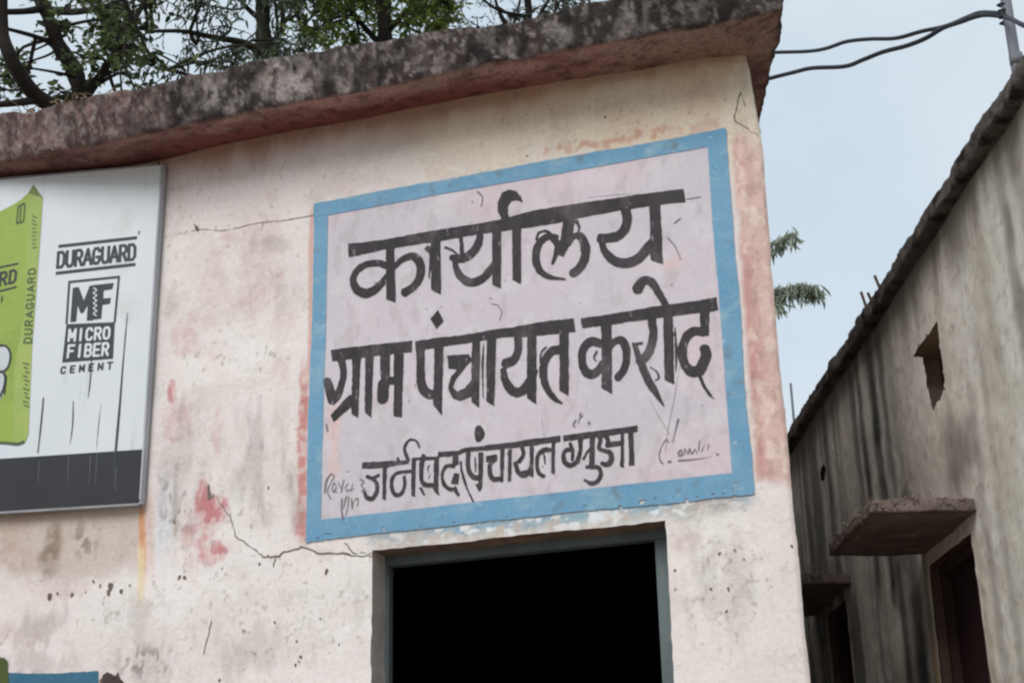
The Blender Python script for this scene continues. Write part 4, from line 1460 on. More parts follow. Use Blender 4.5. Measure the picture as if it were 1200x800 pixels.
def bagp(name, items, mat, off, res=.003, label=None):
    o_ = paint(name, items, lambda p: on_board(p[0], p[1]), BPX, board_surf, mat, None, res=res, wob=0, off=off, label=label)
    o_.parent = bag
    o_.matrix_parent_inverse = brd.matrix_world.inverted()
    return o_


bagp('bag_front', [G([(-120, 300), (-112, 268), (-60, 262), (-25, 252), r7(0, 225), r7(60, 195), r7(110, 165), r7(165, 115), r7(170, 300), r7(150, 700), r8(112, 200), r8(95, 500), r8(66, 705), (-42, 522), (-124, 530)])], M_bagL, .0012)
bagp('bag_side', [G([r7(160, 118), r7(186, 78), r7(238, 150), r7(210, 560), r8(170, 200), r8(150, 660), r8(136, 700), r8(105, 716), r8(66, 706), r8(75, 330), r7(140, 760)])], M_bagS, .0022)
bagp('bag_fold', [G([r7(186, 78), r7(239, 150), r7(160, 128)])], M_bagT, .0030)
bagp('bag_fold', [S([(-124, 530), (-42, 521), r8(0, 706), r8(90, 712), r8(130, 700)], [2.2, 2.2, 2.4, 3, 3])], M_bagD, .0032)
bagp('bag_mark', [S([r7(100, 200), r7(140, 180)], 2.4, False), S([r7(103, 200), r7(94, 292)], 1.5, False), S([r7(140, 185), r7(132, 280)], 1.5, False),
                  S([r7(94, 292), r7(132, 280)], 1.8, False), S([r7(118, 200), r7(112, 285)], 1.4, False)], M_bagD, .0030)
bagp('bag_lettering', quad_text('DURAGUARD', (-78, 336), r7(98, 545), r7(92, 612), (-80, 352), 2.5, .22, 1.5)
     + [S([(-78, 329), r7(103, 512)], 1.8, False), S([(-80, 361), r7(95, 640)], 1.8, False), S([r7(14, 690), r7(12, 725)], 1.6, False)], M_print, .0030, .0024)
# side lettering, read upwards
bagp('bag_lettering', quad_text('DURAGUARD', r8(128, 190), r7(162, 540), r7(198, 535), r8(166, 190), 1.6, .3), M_bagD, .0034, .0022)
bagp('bag_mark', [S([r7(180, 250 + k * 22), r7(206 - 8 * (k % 2), 262 + k * 20)], 1.1) for k in range(9)]
     + [S([r8(122 + 6 * (k % 3), 290 + k * 22), r8(156 - 8 * (k % 2), 300 + k * 22)], 1.2) for k in range(11)], M_bagD, .0034, .0022)
# outlined pale figure shape on the bag
M_pfig = mat_noise('pale_print', (196, 202, 206), (176, 184, 190), 6, rough=.5, bs=.05)
bagp('bag_mark', [G([(-14, 412), (-4, 408), (6, 406), (12, 412), (12, 425), (6, 436), (8, 446), (4, 462), (-2, 474), (-14, 470)])], M_pfig, .0030)
bagp('bag_mark', [S([(8, 440), (6, 462)], 1.2)], M_print, .0040, .0024)
bagp('bag_mark', [S([(-16, 410), (-4, 405), (8, 406), (13, 416), (10, 430), (2, 436), (-12, 438)], 2.0), S([(-6, 437), (4, 436), (7, 446), (2, 462), (-8, 474)], 2.4)], M_print, .0040, .0024)

# ------------------------------------------------------------------ lane building at the right
laneb = empty('lane_building', lane(7, LANE, 0).tolist(), 'old cement plastered building with mould blackened roof edge across the lane at the right', 'building')
D1 = (5.82, 6.42, 0.85, 2.845)
D2 = (7.97, 8.42, 0.95, 3.0)
LT = 4.12


def in_vent(s, z):
    P = [(5.905, 3.755), (5.915, 3.46), (6.0, 3.45), (6.13, 3.445), (6.145, 3.52), (6.165, 3.62), (6.185, 3.70), (6.27, 3.735), (6.30, 3.757), (6.20, 3.762), (6.08, 3.758)]
    ins = np.zeros(s.shape, bool)
    for i in range(len(P)):
        (x0, y0), (x1, y1) = P[i], P[(i + 1) % len(P)]
        ins ^= ((y0 > z) != (y1 > z)) & (s < (x1 - x0) * (z - y0) / (y1 - y0 + 1e-9) + x0)
    return ins


ss = np.unique(np.round(np.concatenate([seg(-0.5, 4.2, 0.1), seg(4.2, D1[0], 0.012), seg(D1[0], D1[1], 0.012), seg(D1[1], D2[0], 0.014), seg(D2[0], D2[1], 0.02), seg(D2[1], 11.5, 0.03)]), 5))
zl = np.unique(np.round(np.concatenate([seg(-0.1, D1[2], 0.1), seg(D1[2], D2[2], .05), seg(D2[2], 2.0, 0.07), seg(2.0, D1[3], 0.011), seg(D1[3], D2[3], 0.011), seg(D2[3], LT, 0.011)]), 5))
SS, ZL = np.meshgrid(ss, zl)
cs = (SS[:-1, :-1] + SS[1:, 1:]) / 2
cz = (ZL[:-1, :-1] + ZL[1:, 1:]) / 2
nz_ = (fbm(cs * 22, cz * 22, 2, 3) - .5) * .022
vent = in_vent(cs + nz_, cz + nz_)
small = ((cs - 8.2) / .07) ** 2 + ((cz - 3.75) / .045) ** 2 < 1 + nz_ * 8
keepL = ~((cs > D1[0]) & (cs < D1[1]) & (cz > D1[2]) & (cz < D1[3])) & ~((cs > D2[0]) & (cs < D2[1]) & (cz > D2[2]) & (cz < D2[3])) & ~vent & ~small
wz = (fbm(SS * 2, ZL * 2, 6, 5) - .5) * .022 + (vn(SS * 18, ZL * 18, 2) - .5) * .004
sw = SS + (vn(SS * 20, ZL * 20, 1) - .5) * .012
zw = ZL + (vn(SS * 20, ZL * 20, 3) - .5) * .012


def lane_arr(s, l, z):
    return np.stack([EYE[0] + AX[0] * s + AN[0] * l, EYE[1] + AX[1] * s + AN[1] * l, z], -1)


LV = lane_arr(sw, LANE + wz, zw)
lu, lv = to_pixel(LV[..., 0], LV[..., 1], LV[..., 2])


def lane_paint(s, z, u, v):
    n1 = fbm(s * 2, z * 2, 1, 5)
    n2 = fbm(s * 7, z * 7, 3, 5)
    st = fbm(s * 3.5, z * .4, 5, 4)
    st2 = fbm(s * 9.0, z * .5, 6, 3)
    c = np.ones(s.shape + (3,)) * lin((218, 214, 204))
    c = blend(c, (228, 224, 214), sstep(.5, .7, n1) * .7)
    c = blend(c, (198, 192, 180), sstep(.5, .7, n2) * .5)
    c = blend(c, (186, 180, 168), sstep(.48, .66, st) * .6)
    far = sstep(6.3, 7.4, s)
    c = blend(c, (178, 177, 168), far * sstep(.35, .60, st) * .7)
    c = blend(c, (84, 86, 86), far * sstep(.54, .66, st2) * .75)
    c = blend(c, (214, 208, 196), far * sstep(.44, .32, st2) * .8)
    # dark run-off streaks measured on the wall
    for (a, w, z0, z1, am, cc) in [
        (7.75, .22, 3.1, 4.0, .6, (214, 208, 194)), (7.50, .05, 1.0, 4.1, .6, (206, 202, 190)), (7.15, .05, 1.0, 2.9, .8, (206, 202, 190)),
        (7.28, .06, 3.0, 4.2, .85, (70, 70, 68)), (7.02, .08, 2.9, 4.2, .9, (60, 62, 62)), (6.83, .05, 3.0, 4.2, .6, (96, 98, 96)), (6.68, .05, 3.0, 4.2, .5, (150, 150, 142)),
        (8.06, .07, 1.5, 4.2, .8, (84, 80, 74)), (8.32, .06, 1.5, 4.2, .75, (96, 94, 88)), (8.65, .10, 1.5, 4.2, .8, (66, 62, 58)), (7.42, .03, 2.9, 4.1, .6, (120, 118, 110)),
        (6.92, .06, 1.0, 2.95, .8, (60, 64, 68)), (6.70, .13, 1.0, 2.95, .85, (58, 62, 66)), (6.50, .05, 1.0, 2.95, .7, (84, 66, 58)), (7.34, .04, 1.0, 2.95, .6, (100, 96, 90)),
        (4.98, .06, 3.3, 4.2, .7, (104, 98, 92)), (4.80, .05, 2.6, 4.2, .5, (120, 114, 106)), (5.25, .05, 3.4, 4.2, .35, (140, 132, 120)), (5.45, .04, 2.2, 3.5, .3, (130, 124, 116)), (5.62, .05, 2.0, 3.3, .4, (128, 120, 112)),
        (4.65, .08, 2.0, 3.6, .35, (124, 118, 110)), (5.05, .07, 2.0, 3.1, .3, (134, 126, 118))]:
        d = np.abs(s - a + (n1 - .5) * .10 + (n2 - .5) * .03)
        c = blend(c, cc, (1 - sstep(w * .2, w * 1.5, d)) * sstep(z0 - .25, z0, z) * (1 - sstep(z1, z1 + .15, z)) * am * (.7 + .6 * n2))
    c = blend(c, (112, 100, 92), ell(s, z, 5.84, 3.16, .30, .24, .9, n2, .5) * .8)
    c = blend(c, (150, 138, 124), ell(s, z, 6.35, 3.2, .5, .3, .9, n2, .5) * .4)
    # mould under the roof edge
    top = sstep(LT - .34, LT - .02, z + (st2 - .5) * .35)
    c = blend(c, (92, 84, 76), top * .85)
    c = blend(c, (178, 150, 104), ell(s, z, 6.47, 2.30, .06, .30, .6, n2, .6) * .6)
    c = blend(c, (190, 178, 160), (1 - sstep(.01, .05, np.abs(s - 5.77))) * sstep(3.0, 2.7, z) * .7)
    c = blend(c, (70, 58, 52), sstep(.55, .75, fbm(s * 4, z * 4, 7, 4)) * sstep(3.4, 3.15, z) * sstep(2.95, 3.1, z) * sstep(5.4, 5.8, s) * .7)
    c = blend(c, (130, 118, 106), sstep(.66, .74, fbm(s * 40, z * 40, 2, 2)) * .3)
    return np.clip(c, .02, .8)


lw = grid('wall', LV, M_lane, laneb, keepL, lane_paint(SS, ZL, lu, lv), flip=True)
lw['label'] = 'streaked grey beige cement wall facing the lane'


def lane_box(name, s0, s1, l0, l1, z0, z1, mat, parent, pos=None):
    v = [lane(s, l, z) for z in (z0, z1) for (s, l) in ((s0, l0), (s1, l0), (s1, l1), (s0, l1))]
    if pos is not None:
        v = [p - np.array(pos) for p in v]
    return mesh(name, v, [(0, 1, 2, 3), (4, 7, 6, 5), (0, 4, 5, 1), (1, 5, 6, 2), (2, 6, 7, 3), (3, 7, 4, 0)], mat, parent)


lv_ = [lane(s, l, z) for z in (-.1, LT) for (s, l) in ((-.5, LANE + .05), (11.5, LANE + .05), (11.5, 6), (-.5, 6))]
mesh('wall', lv_, [(1, 2, 6, 5), (2, 3, 7, 6), (3, 0, 4, 7)], M_plain, laneb)
M_void = mat_noise('unlit_recess', (160, 142, 124), (124, 108, 94), 9)
M_lrevd = mat_noise('dark_brown_reveal', (92, 72, 62), (66, 52, 46), 7)  # door reveals, a darker brown than the vent reveal
M_lrev = mat_noise('cement_reveal', (204, 190, 170), (170, 156, 138), 7)


def recess(s0, s1, z0, z1, depth, mat, parent, name='reveal', l_in=0.0):
    l0, l1 = LANE + l_in, LANE + depth
    v = [lane(s, l, z) for (s, z) in ((s0, z0), (s1, z0), (s1, z1), (s0, z1)) for l in (l0, l1)]
    return mesh(name, v, [(0, 1, 3, 2), (2, 3, 5, 4), (4, 5, 7, 6), (6, 7, 1, 0)], mat, parent)


for D in (D1, D2):
    s0, s1, z0, z1 = D
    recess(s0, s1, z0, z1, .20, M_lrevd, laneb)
    lane_box('door_leaf', s0 + .035, s1 - .035, LANE + .075, LANE + .11, z0, z1 - .05, M_maroon, laneb)
    lane_box('jamb', s0 + .002, s0 + .034, LANE + .04, LANE + .13, z0, z1 - .052, M_lframe, laneb)
    lane_box('jamb', s1 - .034, s1 - .002, LANE + .04, LANE + .13, z0, z1 - .052, M_lframe, laneb)
    lane_box('frame_head', s0 + .002, s1 - .002, LANE + .038, LANE + .132, z1 - .05, z1 - .002, M_lframe, laneb)
    for k in range(2):
        lane_box('panel_rail', s0 + .04, s1 - .04, LANE + .064, LANE + .0745, z0 + .25 + .85 * k, z0 + .37 + .85 * k, M_maroon, laneb)
# vent recess: broken hole with raw bricks behind
recess(5.86, 6.44, 3.40, 3.78, .16, M_lrev, laneb, 'reveal', .016)
lane_box('vent_back', 5.84, 6.46, LANE + .162, LANE + .18, 3.38, 3.80, M_void, laneb)
M_brick = mat_noise('raw_brick', (160, 128, 106), (128, 104, 88), 20, bs=.8, bd=.01)
random.seed(5)
for k in range(7):
    s_ = 5.93 + .085 * (k % 5) + random.uniform(-.01, .01)
    z_ = 3.405 + .062 * (k // 5)
    dd = random.uniform(.03, .09)
    lane_box('brick', s_, s_ + .078, LANE + dd, LANE + .155, z_, z_ + .055, M_brick, laneb)
recess(8.10, 8.30, 3.69, 3.81, .18, M_void, laneb, 'small_vent', .016)
lane_box('vent_back', 8.09, 8.31, LANE + .181, LANE + .20, 3.68, 3.82, M_void, laneb)


def lane_quad(s0, s1, l0, l1):
    return [tuple(lane(s0, l0, 0)[:2]), tuple(lane(s1, l0, 0)[:2]), tuple(lane(s1, l1, 0)[:2]), tuple(lane(s0, l1, 0)[:2])]


rs = rough_slab('roof_slab', lane_quad(-0.8, 11.8, LANE - .055, 6.3), 4.100, 4.172, [M_lslab], laneb, step=.02, rough=.012, under=.5, seed=3, edge=.010, dense=(0,), rows=5)
rs['label'] = 'ragged black roof slab edge'
c1_ = rough_slab('sunshade', lane_quad(5.71, 6.47, LANE - .41, LANE + .04), 2.905, 2.962, [M_chajja], laneb, step=.014, rough=.014, under=.12, seed=5, edge=.010, rows=6)
c2_ = rough_slab('sunshade', lane_quad(7.815, 8.75, LANE - .36, LANE + .04), 3.055, 3.11, [M_chajja], laneb, step=.03, rough=.008, under=.12, seed=6, edge=.008, rows=4)
# crumbled gravel on the front edges of the sunshades
random.seed(21)
for (s0, s1, l0, zt_) in ((5.70, 6.44, LANE - .41, 2.958), (7.81, 8.6, LANE - .36, 3.106)):
    cr = []
    for k in range(150):
        if random.random() < .55:
            p = lane(s0 + random.uniform(-.012, .02), random.uniform(l0, LANE - .01), zt_ + random.uniform(-.045, .012))
        else:
            p = lane(random.uniform(s0, s1), l0 + random.uniform(-.012, .02), zt_ + random.uniform(-.045, .010))
        q = random.uniform(.004, .012)
        V4 = [p + np.array([random.uniform(-q, q), random.uniform(-q, q), random.uniform(-q, q)]) for _ in range(5)]
        cr.append((V4, [(0, 1, 2), (0, 2, 3), (0, 3, 1), (1, 4, 2), (2, 4, 3), (3, 4, 1)]))
    V, Fc = merge(cr)
    o = mesh('gravel_crumbs', V, Fc, M_crumb, laneb)
    o['kind'] = 'stuff'

# loose parapet rubble on the roof edge
random.seed(9)
for k in range(26):
    s_ = random.uniform(4.2, 9.5)
    r_ = random.uniform(.008, .022)
    c_ = lane(s_, LANE + random.uniform(-.03, .10), 4.17 + r_ * .4)
    bm = bmesh.new()
    bmesh.ops.create_icosphere(bm, subdivisions=1, radius=r_)
    for v_ in bm.verts:
        v_.co *= random.uniform(.7, 1.3)
        v_.co.x *= 1.4
        v_.co += Vector(c_.tolist())
    me = bpy.data.meshes.new('rubble_lump')
    bm.to_mesh(me)
    bm.free()
    link('rubble_lump', me, M_lslab, laneb)


# ------------------------------------------------------------------ mast, cables, rods
def at_dist(u, v, dist):
    """point seen at photo pixel (u,v), dist metres away horizontally"""
    d = ray(u, v)
    return EYE + d * (dist / math.hypot(d[0], d[1]))


ptop = at_dist(1169, -60, 5.02)
pbot = at_dist(1194, 96, 5.02)
pext = pbot + (pbot - ptop) * 0.10
mast = empty('service_mast', tuple(pext), 'leaning grey metal pipe mast holding cables at the corner of the right roof', 'mast')
V, Fc = tube_data([pext, pbot, ptop], 0.019, 14)
mesh('pipe', V, Fc, M_pipe, mast, smooth=True)
V, Fc = tube_data([at_dist(1190, 64, 5.02), at_dist(1192, 76, 5.02)], 0.024, 12)
mesh('pipe_collar', V, Fc, M_pipe, mast, smooth=True)
wrap = []
for k in range(22):
    t = k / 21
    c = at_dist(1175 + 4 * t, 2 + 26 * t, 5.02)
    wrap.append(c + np.array([math.cos(k * 1.1), math.sin(k * 1.1), 0]) * .0195)
V, Fc = tube_data(wrap, .0045, 6)
mesh('cable_wrap', V, Fc, M_wire, mast, smooth=True)


def cable(px, d0, d1, r, label):
    P = [at_dist(u, v, d0 + (d1 - d0) * i / (len(px) - 1)) for i, (u, v) in enumerate(px)]
    P = smooth_path(P, 6)
    V, Fc = tube_data(P, r, 8)
    o = mesh('cable', V, Fc, M_wire, None, smooth=True)
    tag(o, label, 'cable', 'cables strung to the pipe mast')
    return o


cable([(860, 66), (900, 62), (945, 60.5), (968, 57), (992, 49), (1020, 46), (1050, 45), (1080, 37), (1108, 31), (1135, 20), (1150, 15), (1176, 16)], 6.6, 5.0, .0085, 'upper black cable from the white building to the leaning mast')
cable([(858, 104), (906, 91), (930, 85), (952, 80), (990, 78), (1012, 70), (1035, 61), (1062, 54), (1085, 45), (1105, 33), (1125, 26), (1150, 18), (1177, 19)], 6.6, 5.0, .0095, 'lower black cable sagging below the other one')
cable([(1178, 20), (1188, 24), (1200, 30), (1240, 44), (1320, 66)], 4.98, 4.2, .0085, 'short black cable leaving the mast towards the right edge')

for (u0, v0, u1, v1, s_, l_, lb) in [(1010, 358, 1009, 342, 7.0, .03, 'lower left stub of the rusty bars on the right roof edge'), (1019, 352, 1017, 343, 6.88, .03, 'shortest rusty bar, between the other two on the right roof edge'), (1027, 342, 1025, 323, 6.72, .03, 'tallest rusty bar on the right roof edge')]:
    b_ = lane(s_, LANE + l_, 4.15)
    d_ = s_ / 1.0
    tp = at_dist(u1, v1, math.hypot(b_[0] - EYE[0], b_[1] - EYE[1]))
    V, Fc = tube_data([b_, (b_ + tp) / 2 + np.array([.002, 0, 0]), tp], .007, 8)
    o = mesh('reinforcing_bar', V, Fc, M_rust, None, smooth=True)
    tag(o, lb, 'metal bar', 'rusty bars standing out of the right roof')
rb0 = lane(9.3, LANE + .02, 4.12)
rt = at_dist(926.5, 449, 9.45)
V, Fc = tube_data([np.array([rt[0], rt[1], 4.1]), rt], .008, 8)
o = mesh('roof_rod', V, Fc, M_pipe, None, smooth=True)
tag(o, 'thin upright rod in the gap between the two buildings', 'rod')

# ------------------------------------------------------------------ trees
def leaves_mesh(name, centres, size, cols, parent, droop=0.0, slim=0.42, seed=0, jitter=.45):
    r = np.random.default_rng(seed)
    n = len(centres)
    L = size * r.uniform(.6, 1.3, n)
    th = r.uniform(0, 2 * math.pi, n)
    el = r.normal(-droop, jitter, n)
    ax = np.stack([np.cos(th) * np.cos(el), np.sin(th) * np.cos(el), np.sin(el)], -1)
    rv_ = r.normal(size=(n, 3))
    sd_ = np.cross(ax, rv_)
    sd_ /= np.linalg.norm(sd_, axis=1)[:, None] + 1e-9
    nm = np.cross(ax, sd_)
    W = L * slim * .5
    v = np.zeros((n, 6, 3))
    v[:, 0] = centres
    v[:, 1] = centres + ax * (L * .35)[:, None] + sd_ * W[:, None] + nm * (L * .05)[:, None]
    v[:, 2] = centres + ax * (L * .72)[:, None] + sd_ * (W * .75)[:, None] + nm * (L * .03)[:, None]
    v[:, 3] = centres + ax * L[:, None] - nm * (L * .12)[:, None]
    v[:, 4] = centres + ax * (L * .72)[:, None] - sd_ * (W * .75)[:, None] + nm * (L * .03)[:, None]
    v[:, 5] = centres + ax * (L * .35)[:, None] - sd_ * W[:, None] + nm * (L * .05)[:, None]
    base = (np.arange(n) * 6)[:, None]
    f = np.concatenate([base + np.array([[0, 1, 2, 3]]), base + np.array([[0, 3, 4, 5]])], 1).reshape(-1, 4)
    me = bpy.data.meshes.new(name)
    me.vertices.add(n * 6)
    me.vertices.foreach_set('co', v.astype(np.float32).ravel())
    me.loops.add(f.size)
    me.loops.foreach_set('vertex_index', f.astype(np.int32).ravel())
    me.polygons.add(len(f))
    me.polygons.foreach_set('loop_start', (np.arange(len(f)) * 4).astype(np.int32))
    me.update(calc_edges=True)
    ca = me.color_attributes.new('paint', 'FLOAT_COLOR', 'POINT')
    k = r.integers(0, len(cols), n)
    cc = np.array([lin(c) for c in cols])[k] * r.uniform(.7, 1.25, n)[:, None]
    cc = np.repeat(cc, 6, 0)
    cc = np.concatenate([cc, np.ones((len(cc), 1))], 1)
    ca.data.foreach_set('color', cc.astype(np.float32).ravel())
    o = link(name, me, M_leaf, parent)
    o['kind'] = 'stuff'
    return o


def twigs_for(r, c, rad, n, droop=0.0):
    """twigs radiating from a clump centre, leaf positions along them"""
    tubes, leaf = [], []
    for _ in range(n):
        d = r.normal(size=3)
        d[2] = d[2] * .6 - droop
        d /= np.linalg.norm(d)
        L = rad * r.uniform(.6, 1.15)
        p0 = c
        p1 = c + d * L * .5 + r.normal(size=3) * .04
        p2 = c + d * L + np.array([0, 0, -.12 * L - droop * .2 * L]) + r.normal(size=3) * .04
        tubes.append(tube_data([p0, p1, p2], [.006, .004, .002], 4, False))
        for t in np.linspace(.2, 1, 9):
            q = (p0 * (1 - t) + p1 * t) if t < .5 else (p1 * (1 - t) * 2 + p2 * (2 * t - 1))
            q = p0 + (p1 - p0) * min(1, 2 * t) + (p2 - p1) * max(0, 2 * t - 1)
            leaf.append(q + r.normal(size=3) * .012)
    return tubes, leaf


def tree(name, label, base, trunk, limbs, clumps, leafsize, cols, seed, droop=0., slim=.42, per=14, bark=None, rad=.45, group=None, r0=.12, jitter=.45):
    r = np.random.default_rng(seed)
    bark = bark or M_bark
    t = empty(name, tuple(base), label, 'tree', group)
    P = smooth_path(trunk, 6)
    rr = np.linspace(r0, r0 * .45, len(P))
    rr = [a * (1 + .12 * math.sin(i * 1.7)) for i, a in enumerate(rr)]
    V, Fc = tube_data(P, rr, 12)
    mesh('trunk', V, Fc, bark, t, smooth=True)
    ends = [P[len(P) // 2], P[-1], P[int(len(P) * .75)]]
    for pts, ra, rb in limbs:
        Q = smooth_path(pts, 6)
        V, Fc = tube_data(Q, np.linspace(ra, rb, len(Q)).tolist(), 8)
        mesh('limb', V, Fc, bark, t, smooth=True)
        ends += Q[2::3]
    tubes, leaf = [], []
    ends = np.array(ends)
    for c in clumps:
        tb, lf = twigs_for(r, c, rad * r.uniform(.7, 1.2), per, droop)
        tubes += tb
        leaf += lf
        e = ends[np.argmin(np.linalg.norm(ends - c, axis=1))]
        mid = (e + c) / 2 + r.normal(size=3) * .12
        tubes.append(tube_data(smooth_path([e, mid, c], 4), np.linspace(.016, .006, 9).tolist(), 5, False))
    V, Fc = merge(tubes)
    tw = mesh('twigs', V, Fc, bark, t)
    tw['kind'] = 'stuff'
    leaf = np.array(leaf)
    leaves_mesh('crown', leaf, leafsize, cols, t, droop, slim, seed, jitter)
    return t


def ground_under(p):
    return np.array([p[0], p[1], -.05])


def clump_field(seed, n, u0, u1, v0, v1, d0, d1, dens=None):
    r = np.random.default_rng(seed)
    out = []
    while len(out) < n:
        u, v, d = r.uniform(u0, u1), r.uniform(v0, v1), r.uniform(d0, d1)
        if dens is not None and r.random() > dens(u, v):
            continue
        out.append(at_dist(u, v, d))
    return out


DK = [(100, 116, 76), (112, 128, 84), (126, 140, 96), (82, 96, 68)]
GY = [(100, 114, 98), (114, 126, 108), (84, 98, 86), (126, 138, 118)]
YG = [(104, 128, 50), (124, 146, 60), (86, 108, 46), (138, 152, 78)]

# broad leaved tree behind the left end of the roof
tA = [at_dist(100, 420, 10.2), at_dist(98, 200, 10.2), at_dist(92, 100, 10.2), at_dist(70, 55, 10.1), at_dist(52, 10, 10.0), at_dist(20, -60, 10)]
tA = [ground_under(tA[0])] + tA
tree('shade_tree', 'broad leaved dark green tree with curved limb behind the left end of the roof', tA[0], tA,
     [([at_dist(96, 150, 10.2), at_dist(60, 124, 9.8), at_dist(42, 112, 9.7), at_dist(26, 92, 9.6), at_dist(10, 62, 9.5), at_dist(2, 30, 9.5), at_dist(2, -40, 9.4)], .062, .040),
      ([at_dist(52, 10, 10), at_dist(20, 14, 9.9), at_dist(-60, 13, 9.8)], .03, .016), ([at_dist(56, 12, 10), at_dist(90, 14, 9.8), at_dist(132, 5, 9.5), at_dist(170, -20, 9.4)], .03, .012),
      ([at_dist(60, 50, 10.1), at_dist(38, 42, 10), at_dist(8, 34, 9.8), at_dist(-40, 22, 9.8)], .02, .010),
      ([at_dist(98, 118, 10.2), at_dist(130, 70, 10), at_dist(160, 20, 9.8), at_dist(185, -40, 9.8)], .035, .012),
      ([at_dist(40, 118, 9.7), at_dist(-10, 122, 9.6), at_dist(-80, 110, 9.6)], .03, .012), ([at_dist(88, 90, 10.1), at_dist(60, 84, 10), at_dist(22, 78, 9.9)], .015, .006)],
     clump_field(21, 34, 40, 185, -60, 135, 9.0, 11.2, lambda u, v: 1.0 if (u > 62 and v < 128) else .35)
     + clump_field(22, 40, -220, 200, -330, -10, 8.8, 11.4) + clump_field(24, 5, -30, 40, 40, 110, 9.5, 11, lambda u, v: .5),
     .062, DK + [(62, 80, 44)], 31, .2, .5, 9, M_bark, .26, 'trees behind the flat roof', .085)

# fine drooping foliage in the middle
tB = [at_dist(309, 420, 11.0), at_dist(309, 150, 11.0), at_dist(309, 60, 11.0), at_dist(308, 0, 11.0), at_dist(309, -80, 11.0), at_dist(300, -200, 11)]
tB = [ground_under(tB[0])] + tB
tree('drooping_tree', 'grey green tree with straight mossy trunk and hanging narrow leaves above the roof', tB[0], tB,
     [([at_dist(308, 70, 11), at_dist(290, 52, 10.9), at_dist(250, 44, 10.8), at_dist(216, 37, 10.6), at_dist(170, 37, 10.5)], .035, .012),
      ([at_dist(308, 25, 11), at_dist(292, 12, 11), at_dist(280, -4, 10.9), at_dist(260, -50, 10.8)], .025, .012),
      ([at_dist(312, 80, 11), at_dist(328, 40, 10.8), at_dist(334, 0, 10.8), at_dist(350, -60, 10.6)], .022, .010),
      ([at_dist(309, 80, 11), at_dist(270, 82, 10.8), at_dist(225, 72, 10.6), at_dist(190, 84, 10.4)], .02, .008),
      ([at_dist(318, 62, 11), at_dist(325, 30, 11), at_dist(320, -10, 11)], .018, .010)],
     clump_field(41, 24, 165, 360, -60, 90, 9.8, 12.4) + clump_field(42, 34, 120, 420, -330, -20, 9.5, 12.5),
     .085, GY + [(48, 60, 44)], 32, .9, .22, 8, M_barkg, .34, 'trees behind the flat roof', .088, .4)

# lush yellow green tree
tC = [at_dist(455, 420, 11.6), at_dist(455, 150, 11.6), at_dist(450, 20, 11.6), at_dist(446, -80, 11.5), at_dist(440, -200, 11.5)]
tC = [ground_under(tC[0])] + tC
tree('leafy_tree', 'dense yellow green tree behind the middle of the flat roof', tC[0], tC,
     [([at_dist(452, 60, 11.6), at_dist(410, 10, 11.4), at_dist(380, -50, 11.3)], .03, .01), ([at_dist(450, 40, 11.6), at_dist(490, 0, 11.4), at_dist(525, -50, 11.3)], .03, .01)],
     clump_field(51, 40, 355, 528, -60, 62, 10.6, 12.6, lambda u, v: .5 if 478 < u < 492 else 1) + clump_field(52, 44, 320, 580, -330, -20, 10.4, 12.8),
     .080, YG + DK[:2], 33, .5, .36, 11, M_bark, .28, 'trees behind the flat roof', .10)

# bare twiggy tree
tD = [at_dist(614, 420, 12.5), at_dist(616, 60, 12.5), at_dist(620, 18, 12.5), at_dist(612, -40, 12.4), at_dist(600, -120, 12.4)]
tD = [ground_under(tD[0])] + tD
tree('twiggy_tree', 'sparse bluish twiggy tree behind the right part of the flat roof', tD[0], tD,
     [([at_dist(618, 20, 12.5), at_dist(580, 10, 12.3), at_dist(545, -20, 12.2)], .02, .008), ([at_dist(616, 60, 12.5), at_dist(588, 22, 12.5), at_dist(576, -20, 12.4)], .022, .01),
      ([at_dist(616, 50, 12.5), at_dist(640, 5, 12.3), at_dist(680, -40, 12.2)], .02, .008)],
     clump_field(61, 24, 530, 720, -60, 40, 11.5, 13.5) + clump_field(62, 30, 500, 800, -300, -20, 11.5, 13.5),
     .05, GY, 34, .2, .24, 10, M_bark, .30, 'trees behind the flat roof', .05)

# long leaved tree in the lane, seen past the corner of the wall
bE = at_dist(868, 470, 11.8)
tE = [ground_under(bE), at_dist(868, 700, 11.8), bE, at_dist(866, 360, 11.8), at_dist(868, 300, 11.8), at_dist(862, 240, 11.8)]


def frond(seed, pts, n, Ls, droopk):
    r = np.random.default_rng(seed)
    out = []
    P = smooth_path(pts, 8)
    for _ in range(n):
        t = r.uniform(.12, 1) ** .8
        i = t * (len(P) - 1)
        k = int(min(i, len(P) - 2))
        p = P[k] + (P[k + 1] - P[k]) * (i - k) + r.normal(size=3) * .022
        out.append(p)
    return out


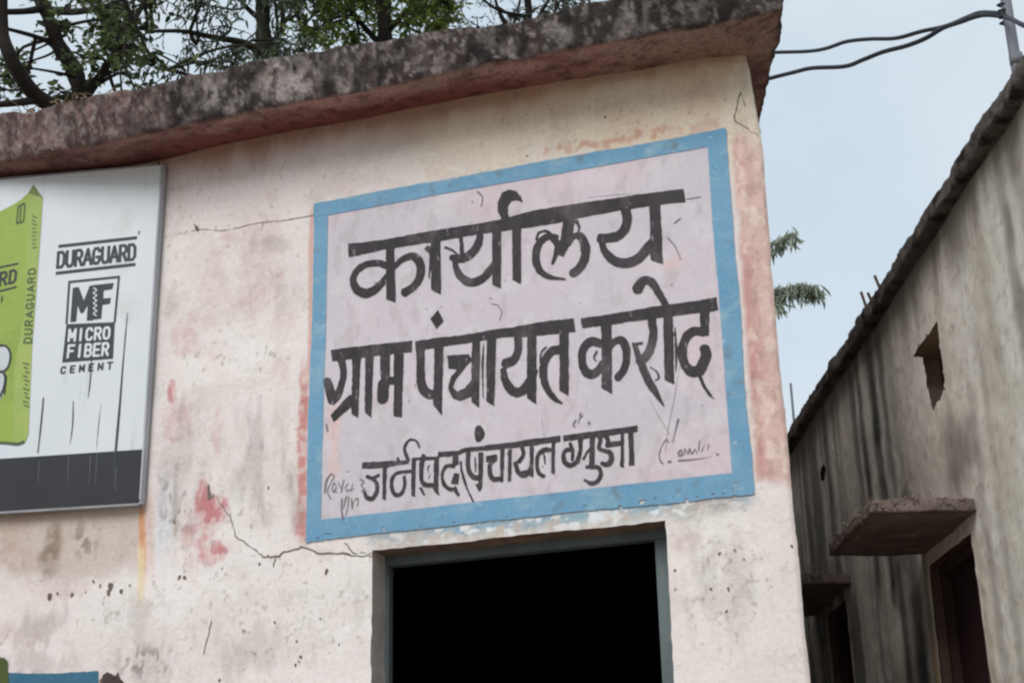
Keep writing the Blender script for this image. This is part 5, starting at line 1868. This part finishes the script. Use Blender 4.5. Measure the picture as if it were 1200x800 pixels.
te = empty('lane_tree', tuple(tE[0]), 'tree with two tufts of long drooping leaves showing past the wall corner', 'tree')
V, Fc = tube_data(smooth_path(tE, 6), np.linspace(.07, .035, 31).tolist(), 10)
mesh('trunk', V, Fc, M_bark, te, smooth=True)
br1 = [at_dist(868, 330, 11.8), at_dist(892, 300, 11.7), at_dist(908, 284, 11.6), at_dist(922, 276, 11.5), at_dist(930, 274, 11.5)]
br2 = [at_dist(868, 360, 11.8), at_dist(890, 350, 11.7), at_dist(912, 340, 11.6), at_dist(940, 334, 11.5), at_dist(960, 338, 11.5)]
for b_ in (br1, br2):
    V, Fc = tube_data(smooth_path(b_, 5), np.linspace(.012, .004, 21).tolist(), 6)
    mesh('limb', V, Fc, M_bark, te, smooth=True)
lf = frond(1, br1, 130, .1, 1) + frond(2, br2, 380, .1, 1) + frond(5, [at_dist(896, 352, 11.7), at_dist(908, 352, 11.6), at_dist(914, 358, 11.6)], 40, .1, 1)
lf += clump_field(77, 300, 830, 888, 230, 420, 11.5, 12.2)
leaves_mesh('crown', np.array(lf), .12, [(164, 178, 158), (178, 188, 170), (140, 154, 134), (192, 198, 182)], te, 1.05, .11, 9, .42)

# ------------------------------------------------------------------ dry creeper tufts on the roof edge
M_dry = mat_noise('dry_stalk', (150, 132, 108), (120, 104, 84), 20)
random.seed(13)
for i, (x_, lb) in enumerate([(-4.02, 'dry weed tuft on the roof edge above the board'), (-3.86, 'second dry weed tuft on the roof edge, nearest the shaggy step'), (-4.22, 'small dry weed tuft at the left end of the roof edge')]):
    w_ = empty('dry_weed', (x_, -.27, 5.05), lb, 'weed', 'dry weeds on the roof edge')
    parts = []
    for k in range(11):
        b_ = np.array([x_ + random.uniform(-.05, .05), -.27 + random.uniform(-.02, .02), 5.03])
        an = random.uniform(-1.3, 1.3)
        L_ = random.uniform(.04, .11)
        out_ = random.uniform(-.03, .05)
        parts.append(tube_data(smooth_path([b_, b_ + np.array([math.sin(an) * L_ * .5, -out_ * .6, L_ * .55]), b_ + np.array([math.sin(an) * L_, -out_ - .02, L_ * (.6 if k % 2 else .1)])], 3), .0024, 4, False))
    V, Fc = merge(parts)
    mesh('stalks', V, Fc, M_dry, w_)
